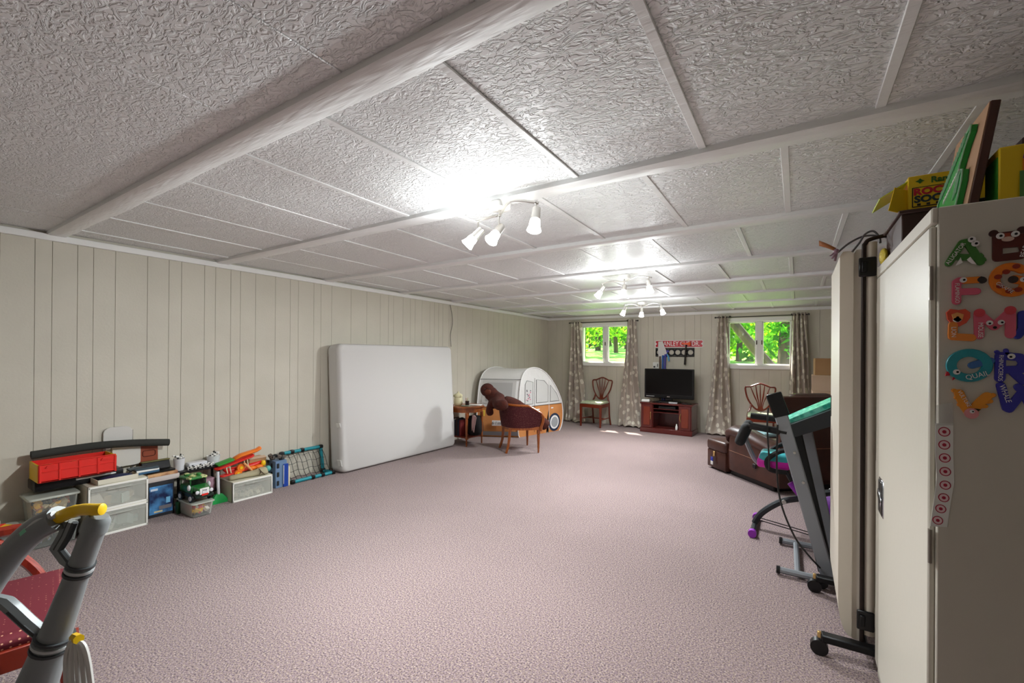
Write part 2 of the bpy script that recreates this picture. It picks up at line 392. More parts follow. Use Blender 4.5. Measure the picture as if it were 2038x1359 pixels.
# ---- ceiling spot bars
m_nick = mat('brushed_nickel', '#c9c6c1', .32, .9); m_bulb = mat('lit_frosted_glass', '#fff6e6', .4, emit=6)
m_whitemetal = mat('white_enamel', '#e8e6e2', .35)
def track(label, c, ends, droop, heads):
    t = thing('spot_light_bar', label, 'light', (c[0], c[1], zceil(c[1])-.004), 0, 'ceiling spot light bars')
    o = V((c[0], c[1], zceil(c[1])-.004))
    bm = nb(); lathe(bm, [(.062, .006), (.064, -.004), (.062, -.026), (.054, -.032), (.02, -.034)], 24); ob('canopy', bm, m_whitemetal, t)
    cy('stem', (0, 0, -.03), (0, 0, -.07), .008, m_nick, t, n=10)
    a, e = V(ends[0])-o, V(ends[1])-o
    path = spline([a, a*.55+droop, V((0, 0, -.06)), e*.55-droop, e], 7); tb('bar', path, .0075, m_nick, t, n=8)
    for (f, aim, drop) in heads:
        p = path[int(round(f*(len(path)-1)))]; aim = V(aim).normalized(); q = p+V((0, 0, -drop))
        h = cy('spot_head', q-aim*.035, q+aim*.035, .022, m_nick, t, r2=.026, n=16)
        bm = nb(); cyl(bm, p, q, .006, n=8); ball(bm, p, .010, u=8, v=6); ob('swivel', bm, m_nick, h)
        u, v = frame(aim); mxx = M(((u.x, v.x, aim.x, q.x), (u.y, v.y, aim.y, q.y), (u.z, v.z, aim.z, q.z), (0, 0, 0, 1)))
        bm = nb(); lathe(bm, [(.025, .03), (.029, .05), (.030, .07), (.037, .092), (.039, .098), (.03, .104)], 20, mxx); ob('glass_shade', bm, m_bulb, h)
        # the bulb's own light: a beam out of the cup and a weak glow through the frosted glass, both at the cup's mouth
        for ty, fac in (('POINT', .06), ('SPOT', 1.0)):
            l = bpy.data.lights.new('bulb', ty); l.energy = 58*fac; l.shadow_soft_size = .04; l.color = (.925, .98, 1)
            lo = bpy.data.objects.new('bulb', l); COL.objects.link(lo); lo.location = o+q+aim*.15
            if ty == 'SPOT': l.spot_size = math.radians(150); l.spot_blend = 1; lo.rotation_euler = aim.to_track_quat('-Z', 'Y').to_euler()
zl = 2.20
track('nickel spot bar over the open carpet with one lamp swung low', (-1.455, 2.115), (P(948, 440, z=2.195), P(1072, 404, z=2.215)), V((.02, .06, .0)),
      [(.04, (-.55, -.25, -.6), .075), (.46, (-.1, -.6, -.7), .085), (.97, (.02, -.25, -1), .06)])
track('nickel spot bar halfway down the room above the recliner side', (-1.55, 4.60), (P(1197, 566, z=2.19), P(1297, 552, z=2.19)), V((.0, .03, .0)),
      [(.02, (-.5, -.3, -.8), .06), (.5, (0, -.5, -.9), .07), (.94, (.25, -.4, -.9), .07)])
track('nickel spot bar hung in front of the television wall', (-2.03, 6.86), (P(1242, 607, z=2.175), P(1318, 605, z=2.175)), V((0, .02, 0)),
      [(.03, (-.25, -.2, -.8), .06), (.5, (0, -.2, -.95), .06), (.97, (.3, -.2, -.85), .06)])
# ================================================================== OUTDOORS
m_grass = mat('lawn_painted_sun_patches', '#2f7a12', .9, col2='#8ac52e', scale=1.3, detail=6, bump=.5, bscale=12)  # sun patches painted into the grass colour as brighter green noise
m_bark = mat('dark_tree_bark', '#3a2c20', .9, col2='#5c4a36', scale=4, stretch=(4, 4, .7), bump=.5)
def leafmat(name, c1, c2):
    m = bpy.data.materials.new(name); m.use_nodes = True; nt = m.node_tree; L = nt.links.new; nt.nodes.remove(nt.nodes['Principled BSDF'])
    tc = nt.nodes.new('ShaderNodeNewGeometry'); n = nt.nodes.new('ShaderNodeTexNoise'); n.inputs['Scale'].default_value = 2.5; L(tc.outputs['Position'], n.inputs['Vector'])
    r = nt.nodes.new('ShaderNodeValToRGB'); r.color_ramp.elements[0].position = .35; r.color_ramp.elements[1].position = .65
    r.color_ramp.elements[0].color = lin(c1); r.color_ramp.elements[1].color = lin(c2); L(n.outputs['Fac'], r.inputs[0])
    d = nt.nodes.new('ShaderNodeBsdfDiffuse'); t = nt.nodes.new('ShaderNodeBsdfTranslucent'); mx = nt.nodes.new('ShaderNodeMixShader'); mx.inputs[0].default_value = .55
    L(r.outputs[0], d.inputs[0]); L(r.outputs[0], t.inputs[0]); L(d.outputs[0], mx.inputs[1]); L(t.outputs[0], mx.inputs[2])
    L(mx.outputs[0], nt.nodes['Material Output'].inputs[0]); return m
m_leaf = [leafmat('spring_green_leaves', '#2c7d0c', '#a5d61f'), leafmat('deep_green_leaves', '#1d6414', '#5fae22'), leafmat('yellow_green_leaves', '#7fbf1a', '#e6ef62')]
def zg(x, y): return .98+max(0, y-9)*.052+.06*math.sin(x*.9+y*.4)
bm = nb(); grid(bm, 44, 40, lambda u, v: (-34+56*u, 8.98+46*v, zg(-34+56*u, 8.98+46*v)))
structure(ob('ground_outside', bm, m_grass))
rt = random.Random(21)
def tree(x, y, h, r, nl, lm, z0, z1, spread, lean=(0, 0), size=.14, label=None, group='woodland trees outside'):
    t = thing('tree', label, 'tree', (x, y, zg(x, y)-.05), 0, group)
    pts = [V((0, 0, -.1))]
    for k in range(1, 7): pts.append(V((lean[0]*k/6+rt.uniform(-.07, .07), lean[1]*k/6+rt.uniform(-.07, .07), h*k/6)))
    tb('trunk', spline(pts, 3), [r*(1-.6*i/18) for i in range(19)], m_bark, t, n=7)
    for k in range(4):
        f = rt.uniform(.2, .8); i = int(f*6); p = pts[i]; a = rt.uniform(0, 2*PI); L_ = rt.uniform(.8, 2.0)
        tb('branch', spline([p, p+V((math.cos(a)*L_*.5, math.sin(a)*.3, L_*.35)), p+V((math.cos(a)*L_, math.sin(a)*.5, L_*.9))], 3), [r*.4-.045*r*j for j in range(7)], m_bark, t, n=5)
    bm = nb(); cl = [(rt.uniform(-1, 1)*spread[0], rt.uniform(-1, 1)*spread[1], rt.uniform(z0, z1)) for _ in range(max(4, nl//28))]
    for k in range(nl):
        c = rt.choice(cl); p = V((c[0]+rt.gauss(0, .28), c[1]+rt.gauss(0, .13), max(.05, c[2]+rt.gauss(0, .22)))); s = size*rt.uniform(.6, 1.4)
        q = Euler((rt.uniform(-1, 1), rt.uniform(-1, 1), rt.uniform(0, 6.3))).to_matrix()
        vs = [bm.verts.new(p+q @ V(w_)) for w_ in ((-s, 0, 0), (0, -s*.45, s*.1), (s, 0, 0), (0, s*.45, s*.1))]; bm.faces.new(vs)
    ob('foliage', bm, lm, t, kind='stuff')
TL = ['slim leafy woodland tree beyond the sunny lawn', 'leafy young tree crowding the view behind the recliner window']
for k in range(9):      # woodland seen past the lawn through the window by the green-seat chair
    y = 16.5+2.5*k; f = (-.44, -.355, -.40, -.33, -.42, -.37, -.345, -.40, -.36)[k]
    tree(f*y, y, rt.uniform(6, 8.5), rt.uniform(.08, .16), 1100, m_leaf[(0, 2, 0, 1)[k % 4]], (.9 if k < 2 else .25), 3.2+.12*k, (1.3+.16*k, .45), (rt.uniform(-.9, .9), 0), .13+.008*k, label=TL[0])
for k in range(7):      # and through the window behind the recliner
    y = 15.2+2.3*k; f = (-.10, -.02, -.075, .0, -.115, -.045, -.02)[k]
    tree(f*y, y, rt.uniform(5.5, 8), rt.uniform(.06, .13), 900, m_leaf[(0, 2, 1, 0)[k % 4]], .1, 2.6+.1*k, (.95+.1*k, .4), (rt.uniform(-.6, .6), 0), label=TL[1])
ta, tb_ = P(1463, 640, y=11.9), P(1508, 690, y=11.9); zb_ = zg(0, 11.9); sl_ = (tb_.x-ta.x)/(tb_.z-ta.z)
tree(tb_.x+(zb_-tb_.z)*sl_, 11.9, 5, .13, 260, m_leaf[0], 1.5, 3.5, (1.0, .25), (5*sl_, 0), .11, label='thick-trunked tree leaning across the pane outside the window behind the recliner', group=None)
tree(-.30, 13.6, 6, .16, 500, m_leaf[1], .2, 2.2, (.9, .25), (.1, 0), .11, label='straight dark-trunked tree close outside the window behind the recliner', group=None)
# ================================================================== FURNITURE ALONG THE WALLS
m_cherry = mat('cherry_wood', '#6a2413', .35, col2='#7d3018', scale=5, kind='wave', stretch=(6, 6, .8), coat=.3)
m_cherrydk = mat('dark_cherry_veneer', '#4c1512', .3, col2='#61201a', scale=4, kind='wave', stretch=(6, 6, .8), coat=.4)
m_honey = mat('honey_oak_wood', '#854114', .35, col2='#99521f', scale=5, kind='wave', stretch=(5, 5, .8), coat=.3)
m_black = mat('black_plastic', '#0d0d0e', .35); m_satin = mat('satin_black_metal', '#161617', .4, .4); m_screen = mat('black_screen_glass', '#030304', .22, spec=.4)
m_brass = mat('pale_brass', '#d8b678', .3, .8); m_rubber = mat('black_foam_rubber', '#232323', .85)
m_paper = mat('white_paper', '#ecebe6', .7); m_whitepl = mat('white_plastic', '#e9e8e4', .4)
m_dkcurt = mat('rod_dark_metal', '#3b3836', .4, .7)
# ---- mattress leaning on its long edge against the left wall
m_matt = mat('white_knit_ticking', '#d9d7d4', .8, bump=.25, bscale=220, bdist=.002); m_mside = mat('grey_knit_border', '#d4d2cf', .85, bump=.3, bscale=160, bdist=.002)
L_, H_, T_ = 1.98, 1.52, .25
mt = thing('mattress', 'bare white full-size mattress standing on its long edge against the panelled wall', 'mattress', (-4.525, 4.245, 0), -.02)
lean = M.Translation((0, 0, 0)) @ M.Rotation(-.064, 4, 'Y')
def slab(bm, l, h, t, r, puff, z0=0):
    prof = rrect(l, h, r, 7); rings = []
    for x, k in ((-t/2, .965), (-t/2+.02, .99), (-t/2+.05, 1), (t/2-.05, 1), (t/2-.02, .99), (t/2, .965)):
        rings.append([lean @ V((x, p[0]*k, h/2+p[1]*k)) for p in prof])
    loft(bm, rings)
    for s in (-1, 1):
        pass
bm = nb(); slab(bm, L_, H_, T_, .065, .02); body = ob('mattress_body', bm, m_matt, mt, ang=1.2)
bm = nb(); prof = rrect(L_+.003, H_+.003, .065, 7)
loft(bm, [[lean @ V((x, p[0]*k, H_/2+p[1]*k)) for p in prof] for x, k in ((-T_/2+.055, 1.0005), (T_/2-.06, 1.0005))], caps=False); ob('side_border', bm, m_mside, mt, ang=1.2)
for z, h in ((.56, .05), (.12, .075)):
    bx('care_tag', lean @ V((.075, -L_/2-.006, z)), (.07, .006, h), m_paper, mt, bev=.001, rot=(.15, -.1, 0))
# ---- shield-back dining chairs
m_seatg = mat('pale_green_seat_cloth', '#a9b896', .8, col2='#c9cdb0', scale=40, bump=.2)
def shield_chair(label, loc, rz):
    t = thing('shield_back_chair', label, 'chair', loc, rz, 'shield-back dining chairs')   # faces -Y
    w0, w1, d, h = .215, .185, .21, .44
    bm = nb(); loft(bm, [[(-w0*k, -d*k-.01, z), (w0*k, -d*k-.01, z), (w1*k, d*k, z), (-w1*k, d*k, z)] for z, k in ((h, .97), (h+.02, 1.03), (h+.04, 1.0), (h+.055, .86))]); ob('seat', bm, m_seatg, t, ang=1.2)
    for a, c in (((-w0, -d), (w0, -d)), ((-w1, d), (w1, d)), ((-w0, -d), (-w1, d)), ((w0, -d), (w1, d))):
        md = ((a[0]+c[0])/2, (a[1]+c[1])/2, h-.028); ln = math.hypot(c[0]-a[0], c[1]-a[1])
        bx('seat_rail', md, (ln, .025, .065), m_cherry, t, rot=(0, 0, math.atan2(c[1]-a[1], c[0]-a[0])))
    for sx in (-1, 1):
        bm = nb(); loft(bm, [[(sx*w0+a*k, -d+b_*k, z) for a, b_ in ((-1, -1), (1, -1), (1, 1), (-1, 1))] for z, k in ((0, .012), (.1, .016), (h, .021))]); ob('leg', bm, m_cherry, t)
        tb('leg', spline([(sx*(w1+.005), d+.07, 0), (sx*w1, d+.02, .2), (sx*w1, d, h), (sx*w1*.82, d+.02, h+.10), (sx*w1*.72, d+.035, h+.17)], 5), .017, m_cherry, t, n=6)
        cyl_p = [(sx*w0, -d, .15), (sx*w1, d+.03, .15)]; tb('stretcher', cyl_p, .011, m_cherry, t, n=6)
    tb('stretcher', [(-(w0+w1)/2, 0.02, .15), ((w0+w1)/2, .02, .15)], .011, m_cherry, t, n=6)
    # the shield in the tilted plane of the back
    def bk(a, b_): return V((a, d+.015+.16*(b_-.47)*.8, b_))
    out = [(0, .515), (.075, .545), (.14, .62), (.19, .72), (.215, .83), (.212, .895), (.14, .905), (.07, .935), (0, .955)]
    ring = [bk(a, z) for a, z in out]+[bk(-a, z) for a, z in out[-2:0:-1]]
    tb('shield_frame', spline(ring, 4, True), .0135, m_cherry, t, n=7, closed=True)
    for k in range(5):
        a = (k-2); top = {0: (0, .945), 1: (.065, .925), 2: (.14, .895)}[abs(a)]; s = 1 if a >= 0 else -1
        tb('slat', spline([bk(a*.012, .53), bk(a*.022, .64), bk(a*.045, .76), bk(s*top[0], top[1])], 5), [.006, .006, .007, .008, .008, .008, .008, .009, .010, .011, .011, .010, .009, .008, .007, .006][:16], m_cherry, t, n=6)
    bm = nb(); prism(bm, [(-.05, -.02), (.05, -.02), (.035, .03), (0, .05), (-.035, .03)], .02, XZ(0, d+.04, .535)); ob('shoe', bm, m_cherry, t)
    return t
shield_chair('shield-back dining chair with pale green seat standing below a curtained window', (-3.385, 8.36, 0), math.radians(-6))
pc = P(1518, 820, y=8.3)
shield_chair('shield-back dining chair half hidden behind the recliner and exercise machines', (pc.x, 8.12, 0), math.radians(9))
# ---- television and its stand
tv = thing('tv_stand', 'cherry veneer television stand with two panelled doors and open shelves', 'tv stand', (-1.977, 8.40, 0), math.radians(-2.5))
bx('top', (0, 0, .535), (.93, .44, .03), m_cherrydk, tv, bev=.006); bx('plinth', (0, -.005, .045), (.92, .43, .09), m_cherrydk, tv, bev=.006)
for s in (-1, 1):
    bx('side_panel', (s*.438, 0, .305), (.02, .40, .43), m_cherrydk, tv); bx('divider', (s*.235, 0, .305), (.018, .38, .43), m_cherrydk, tv)
    d_ = bx('door', (s*.337, -.205, .305), (.195, .018, .425), m_cherrydk, tv, bev=.004)
    bm = nb(); box(bm, (s*.337, -.2165, .305), (.12, .010, .34), bev=.006); ob('door_panel', bm, m_cherry, d_)
    bm = nb(); tube(bm, spline([(s*.262, -.216, .24), (s*.262, -.232, .26), (s*.258, -.235, .31), (s*.262, -.232, .36), (s*.262, -.216, .38)], 4), .006, 6); ob('handle', bm, m_brass, d_)
bx('back_panel', (0, .19, .305), (.87, .012, .43), m_cherrydk, tv)
for z in (.375, .44): bx('shelf', (0, .0, z), (.455, .36, .014), m_cherrydk, tv)
t = thing('television', 'black flat-screen television on the cherry stand', 'television', (-1.985, 8.43, .55), math.radians(-1.5))
bx('screen_frame', (0, 0, .345), (.885, .06, .545), m_black, t, bev=.008); bx('screen', (0, -.0302, .375), (.825, .004, .455), m_screen, t, bev=.001)
bx('speaker_strip', (0, -.0305, .105), (.86, .006, .045), m_satin, t, bev=.002); bx('back_housing', (0, .05, .34), (.6, .07, .38), m_black, t, bev=.02)
bm = nb(); box(bm, (0, .02, .055), (.12, .05, .05), bev=.004); ob('neck', bm, m_black, t)
bm = nb(); prism(bm, rrect(.46, .22, .09, 6), .018, None, bev=.005); ob('foot', bm, m_black, t)
bx('indicator_label', (-.33, -.0342, .105), (.15, .002, .007), m_whitepl, t, bev=0)
bx('brand_badge', (0, -.0342, .105), (.05, .002, .012), m_nick, t, bev=0)
def small(name, label, cat, c, s, m, rz=0, bev=.006, **k):
    bm = nb(); box(bm, (0, 0, s[2]/2), s, bev=bev, seg=2); return ob(name, bm, m, loc=c, rot=(0, 0, rz), label=label, cat=cat, **k)
small('router', 'rounded white box on the corner of the television stand', 'box', (-2.36, 8.27, .55), (.15, .10, .05), m_whitepl, .1, .02)
small('set_top_box', 'small silver box under the television screen', 'box', (-1.86, 8.225, .55), (.15, .05, .03), mat('silver_plastic', '#a9a9ab', .35), 0, .004)
small('remote_control', 'thin black remote control lying askew beside the small silver box', 'remote', (-1.63, 8.23, .55), (.16, .045, .018), m_black, .2)
small('black_remote', 'slim dark remote control lying beside the white rounded box', 'remote', (-2.15, 8.225, .55), (.15, .04, .016), m_satin, -.15)
small('cable_box', 'black cable box on the upper shelf of the television stand', 'box', (-1.97, 8.33, .447), (.30, .20, .045), m_black, 0)
bm = nb(); lathe(bm, [(.018, 0), (.02, .01), (.02, .06), (.012, .075), (.012, .09), (.008, .1)], 14)
ob('small_bottle', bm, m_whitepl, loc=(-1.80, 8.23, .09), label='small white bottle standing on the stand\'s bottom shelf', cat='bottle')
# ---- curtains and rods
def curtmat():
    m = bpy.data.materials.new('taupe_satin_leaf_print'); m.use_nodes = True; nt = m.node_tree; b = nt.nodes['Principled BSDF']; L = nt.links.new
    b.inputs['Roughness'].default_value = .45; b.inputs['Sheen Weight'].default_value = .3
    uv = nt.nodes.new('ShaderNodeUVMap'); mp = nt.nodes.new('ShaderNodeMapping'); mp.inputs['Scale'].default_value = (5.2, 9.0, 1)
    L(uv.outputs[0], mp.inputs[0]); v = nt.nodes.new('ShaderNodeTexVoronoi'); v.voronoi_dimensions = '2D'; v.inputs['Scale'].default_value = .8; L(mp.outputs[0], v.inputs['Vector'])
    r = nt.nodes.new('ShaderNodeValToRGB'); r.color_ramp.interpolation = 'EASE'; r.color_ramp.elements[0].position = .22; r.color_ramp.elements[1].position = .27
    r.color_ramp.elements[0].color = lin('#e6dfcf'); r.color_ramp.elements[1].color = lin('#b5a89b'); L(v.outputs['Distance'], r.inputs[0]); L(r.outputs[0], b.inputs['Base Color'])
    return m
m_curt = curtmat()
def curtain(label, top, bot, yt, yb, folds, seed, puddle=.0):
    rr = random.Random(seed); t = thing('curtain', label, 'curtain', (sum(bot)/2, yt, 0), 0, 'leaf-print curtains'); cx = sum(bot)/2
    ph = rr.uniform(0, 6); nu, nv = 96, 44; me_uv = []
    bm = nb(); lay = bm.loops.layers.uv.new('UVMap')
    def f(u, v):   # v 0 top .. 1 bottom
        k = v**1.25; x0 = top[0]*(1-k)+bot[0]*k; x1 = top[1]*(1-k)+bot[1]*k
        fl = folds*(1-.35*v); a = .030+.022*v; y = a*math.sin(u*2*PI*fl+ph+.6*math.sin(v*2.2+seed))+.012*math.sin(u*13+v*5)
        x = x0+(x1-x0)*(u+.035*math.sin(u*2*PI*folds+1+v*2)*(1-v)); z = 2.125*(1-v)+.008
        if puddle and v > .86:
            q = (v-.86)/.14; y -= puddle*q*q*(.6+.4*math.sin(u*9+seed)); x += .05*q*math.sin(u*7+seed); z = max(z*(1-.25*q), .012+.03*abs(math.sin(u*17+seed))*q)
        return (x-cx, (yb-yt)*v+y-.0, z)
    G = [[bm.verts.new(V(f(i/nu, j/nv))) for j in range(nv+1)] for i in range(nu+1)]
    for i in range(nu):
        for j in range(nv):
            fc = bm.faces.new((G[i][j], G[i+1][j], G[i+1][j+1], G[i][j+1]))
            for lp, (a, c) in zip(fc.loops, ((i, j), (i+1, j), (i+1, j+1), (i, j+1))): lp[lay].uv = (a/nu*1.3, c/nv*2.1)
    o = ob('panel', bm, m_curt, t, ang=3); sm = o.modifiers.new('thickness', 'SOLIDIFY'); sm.thickness = .003
    for k in range(max(2, int(folds))):
        u = (k+.5)/max(2, int(folds)); p = f(u, .012); bm = nb(); tube(bm, [(p[0]+.004*math.sin(a), .021*math.cos(a), 2.098+.021*math.sin(a)) for a in [2*PI*i/12 for i in range(12)]], .0035, 5, True); ob('grommet', bm, m_dkcurt, t)
curtain('leaf-print curtain hanging between the camper tent and the green-seat chair', (-4.07, -3.83), (-4.19, -3.70), 8.635, 8.60, 4, 1, .12)
curtain('leaf-print curtain bunched on the carpet between the green-seat chair and the television', (-2.84, -2.665), (-3.0, -2.51), 8.635, 8.60, 3.5, 2, .10)
curtain('leaf-print curtain flaring to the floor between television stand and recliner', (-1.20, -1.02), (-1.40, -.95), 8.635, 8.60, 3.5, 3, .08)
curtain('leaf-print curtain whose foot is hidden behind the recliner', (-.075, .125), (-.14, .20), 8.635, 8.60, 4, 4, .05)
for lab, a, c in (('dark curtain rod over the window next to the camper tent', -4.10, -2.64), ('dark curtain rod over the window behind the recliner', -1.225, .15)):
    t = thing('curtain_rod', lab, 'curtain rod', ((a+c)/2, 8.635, 2.098), 0, 'curtain rods'); h = (c-a)/2
    cy('rod', (-h, 0, 0), (h, 0, 0), .008, m_dkcurt, t, n=10)
    for s in (-1, 1):
        bm = nb(); ball(bm, (s*(h+.008), 0, 0), .015, u=10, v=8); ob('finial', bm, m_dkcurt, t)
        bm = nb(); cyl(bm, (s*(h-.22), .005, 0), (s*(h-.22), .088, .012), .006, n=8); cyl(bm, (s*(h-.22), .074, .012), (s*(h-.22), .088, .012), .02, n=10); ob('bracket', bm, m_dkcurt, t)
# ---- street sign, cut-out rack and what hangs there
m_red = mat('sign_red_enamel', '#c01f32', .35); m_wht = mat('sign_white_enamel', '#f2efec', .4)
t = thing('street_sign', 'red street sign with white lettering above the television', 'sign', (-1.88, YB-.004, 1.637), math.radians(0))
bm = nb(); prism(bm, rrect(.865, .137, .022, 4), .004, XZ(0, 0, 0)); ob('plate_edge', bm, m_wht, t)
bm = nb(); prism(bm, rrect(.845, .117, .016, 4), .003, XZ(0, -.003, 0)); ob('plate', bm, m_red, t)
text('lettering', 'STANLEY CUP DR.', .125, m_wht, t, XZ(-.0, -.0068, -.001), .0006, sx=.74)
for s in (-1, 1):
    bm = nb(); prism(bm, [(s*.422, -.026), (s*.395, 0), (s*.422, .026)], .001, XZ(0, -.0062, 0)); ob('arrow_mark', bm, m_wht, t)
t = thing('cutout_rack', 'black cut-out metal rack with round holes below the red street sign', 'rack', (-1.95, YB-.004, 1.476), 0)
m_iron = mat('black_iron', '#1c1a1a', .5, .6)
for k in range(6):
    bm = nb(); cx = (k-2.5)*.114; n = 24; hw, hh, R_ = .057, .062, .046; A = []; B = []; C_ = []; D_ = []
    for i in range(n):
        a = 2*PI*i/n; c, s = math.cos(a), math.sin(a); q = min(hw/abs(c) if abs(c) > 1e-6 else 9, hh/abs(s) if abs(s) > 1e-6 else 9)
        for Ls, yy in ((A, 0), (C_, -.008)): Ls.append(bm.verts.new((cx+c*q, yy, s*q)))
        for Ls, yy in ((B, 0), (D_, -.008)): Ls.append(bm.verts.new((cx+c*R_, yy, s*R_)))
    for i in range(n):
        j = (i+1) % n
        for X, Y in ((A, B), (C_, D_), (B, D_), (A, C_)): bm.faces.new((X[i], X[j], Y[j], Y[i]))
    ob('ring_plate', bm, m_iron, t)
for z in (.074, -.074): bx('bar', (0, -.006, z), (.70, .012, .016), m_iron, t)
for s in (-1, 1): bx('bracket', (s*.345, -.008, 0), (.014, .016, .165), m_iron, t)
for k in range(6):
    bm = nb(); tube(bm, spline([((k-2.5)*.114, -.010, -.072), ((k-2.5)*.114, -.035, -.085), ((k-2.5)*.114, -.04, -.062)], 4), .003, 6); ob('hook', bm, m_iron, t)
t = thing('toy_axe', 'orange-headed toy axe with black handle hung on the cut-out rack', 'toy', (-1.755, YB-.055, 1.245), 0)
m_orange = mat('orange_plastic', '#e8551d', .4)
cy('handle', (0, 0, 0), (.02, .0, .37), .017, mat('black_grip', '#2a2521', .7), t, r2=.014, n=10)
bm = nb(); prism(bm, [(-.075, -.02), (-.055, .0), (-.02, -.012), (.03, -.014), (.075, -.035), (.09, .0), (.075, .042), (.03, .022), (-.02, .02), (-.055, .03), (-.075, .055), (-.06, .02)], .035, XZ(.015, .017, .385), bev=.006); ob('axe_head', bm, m_orange, t)
m_purp = mat('violet_wrap', '#4a44a0', .5); m_blue = mat('blue_gloss', '#2a5aa8', .4); m_brownw = mat('brown_stick_wood', '#5a4030', .6)
def stick(label, x0, x1, ztop, m_sh, m_bl, blade, yo=0):
    t = thing('hockey_stick', label, 'hockey stick', (x0, 8.640+yo, 0), 0, 'hockey sticks behind the television')
    bm = nb(); d_ = V((x1-x0, .045-yo, ztop)); box(bm, d_/2, (.03, .02, d_.length), rot=M.Rotation(math.atan2(d_.x, d_.z), 4, 'Y'), bev=.004); ob('shaft', bm, m_sh, t)
    bm = nb(); prism(bm, blade, .014, XZ(d_.x, d_.y+.0, ztop), bev=.003); ob('blade', bm, m_bl, t)
stick('white-bladed hockey stick with brown shaft behind the television', -2.20, -2.205, 1.40, m_brownw, mat('scuffed_white_tape', '#d9d6d4', .7), [(-.03, -.06), (.02, -.10), (.03, .0), (.10, .02), (.125, .06), (.04, .29), (-.04, .28), (-.045, .1)], -.02)
stick('violet-wrapped hockey stick behind the television', -2.13, -2.11, 1.44, m_purp, m_purp, [(-.02, -.05), (.02, -.05), (.03, .02), (.07, .05), (.05, .08), (-.02, .06)], .0)
stick('blue hockey stick leaning behind the television', -2.17, -2.155, 1.42, m_blue, m_blue, [(-.02, -.05), (.02, -.05), (.025, .02), (.0, .07), (-.03, .05)], .012)
tb('strap', spline([(-2.10, 8.69, 1.46), (-2.06, 8.68, 1.40), (-2.045, 8.68, 1.31)], 5), .014, mat('pale_blue_strap', '#5aa7d8', .5), label='pale blue strap dangling from the cut-out rack', cat='strap')
t = thing('wall_outlet', 'white double outlet plate with black plug behind the television', 'outlet', (-2.293, YB-.002, 1.225), 0)
bm = nb(); prism(bm, rrect(.125, .12, .01, 3), .006, XZ(0, 0, 0)); ob('cover_plate', bm, m_whitepl, t)
bm = nb(); cyl(bm, (-.03, -.006, -.03), (-.03, -.03, -.03), .016, n=10); ob('plug', bm, m_black, t); bx('switch', (.03, -.008, 0), (.012, .006, .06), m_black, t, bev=.001)
# ---- loose wire at the top of the left wall
tb('hanging_wire', spline([(xl(5.46)+.012, 5.46, 2.215), (xl(5.5)+.02, 5.50, 2.05), (xl(5.5)+.018, 5.515, 1.90), (xl(5.5)+.015, 5.47, 1.72), (xl(5.5)+.02, 5.485, 1.53)], 6), .004, mat('grey_wire', '#6b665f', .6), label='thin grey wire dangling down the panelled wall from the crown strip', cat='wire')
# ================================================================== CORNER BY THE TENT
m_burg = mat('burgundy_dotted_cloth', '#4a1016', .85, col2='#b98a72', scale=95, kind='voronoi', contrast=(.26, .16))
MATS['burgundy_dotted_cloth'].node_tree.nodes['Color Ramp'].color_ramp.elements[0].color = lin('#b08068'); MATS['burgundy_dotted_cloth'].node_tree.nodes['Color Ramp'].color_ramp.elements[1].color = lin('#420d13')
r_ = MATS['burgundy_dotted_cloth'].node_tree.nodes['Color Ramp'].color_ramp.elements; r_[0].position = .12; r_[1].position = .2
t = thing('barrel_armchair', 'low barrel-back armchair in burgundy dotted cloth with honey wood frame', 'chair', (-3.45, 5.58, 0), math.radians(-42))   # faces local +Y
def ushape(s, w, dr, df):   # s -1..1 round the back from one arm front to the other
    a = s*PI/2*1.0
    if abs(s) > .62:
        k = (abs(s)-.62)/.38; x = math.copysign(w, s); return V((x*(1+.04*k), -dr*.12+(df+dr*.12)*k, 0))
    a = s/.62*PI/2; return V((w*math.sin(a), -dr*math.cos(a)*.88-dr*.12, 0))
N = 40; sh = [ushape(-1+2*i/N, .285, .26, .20) for i in range(N+1)]
def top(i): s = abs(-1+2*i/N); return .70-.03*s-.10*max(0, s-.72)/.28
bm = nb(); rings = []
for i, p in enumerate(sh):
    n = V((p.x, p.y+.02, 0)).normalized(); q = p*1
    rings.append([q+n*.015+V((0, 0, .365)), q+n*.045+V((0, 0, .55)), q+n*.055+V((0, 0, top(i)-.012)), q+n*.005+V((0, 0, top(i)-.012)), q-n*.005+V((0, 0, .5)), q-n*.02+V((0, 0, .365))])
loft(bm, rings); ob('backrest', bm, m_burg, t, ang=1.0)
rail = [p+V((p.x, p.y+.02, 0)).normalized()*.03+V((0, 0, top(i))) for i, p in enumerate(sh)]
for k in (0, -1):
    e = rail[k]; dd_ = V((0, .02, 0)); ext = [e+V((0, .035, -.05)), e+V((0, .03, -.12)), e+V((0, .005, -.19)), e+V((0, -.0, -.25))]
    rail = (ext[::-1]+rail) if k == 0 else (rail+ext)
tb('top_rail', rail, .021, m_honey, t, n=8)
bm = nb(); prof = [(p.x, p.y) for p in sh]; prism(bm, [(x*1.05, y*1.03) for x, y in prof]+[(.0, .27)], .05, M.Translation((0, 0, .335)), bev=.006); ob('seat_rail', bm, m_honey, t)
bm = nb(); prism(bm, [(x*.93, y*.92) for x, y in prof]+[(0, .27)], .075, M.Translation((0, 0, .38)), bev=.03); ob('seat', bm, m_burg, t, ang=1.2)
for s in (-1, 1):
    bm = nb(); lathe(bm, [(.010, 0), (.013, .02), (.022, .25), (.024, .262), (.018, .268), (.026, .278), (.026, .35), (.024, .37)], 12, M.Translation((s*.27, .20, 0))); ob('front_leg', bm, m_honey, t)
    tb('rear_leg', spline([(s*.20, -.26, 0), (s*.185, -.22, .14), (s*.185, -.20, .36)], 5), [.017+.0006*i for i in range(11)], m_honey, t, n=6)
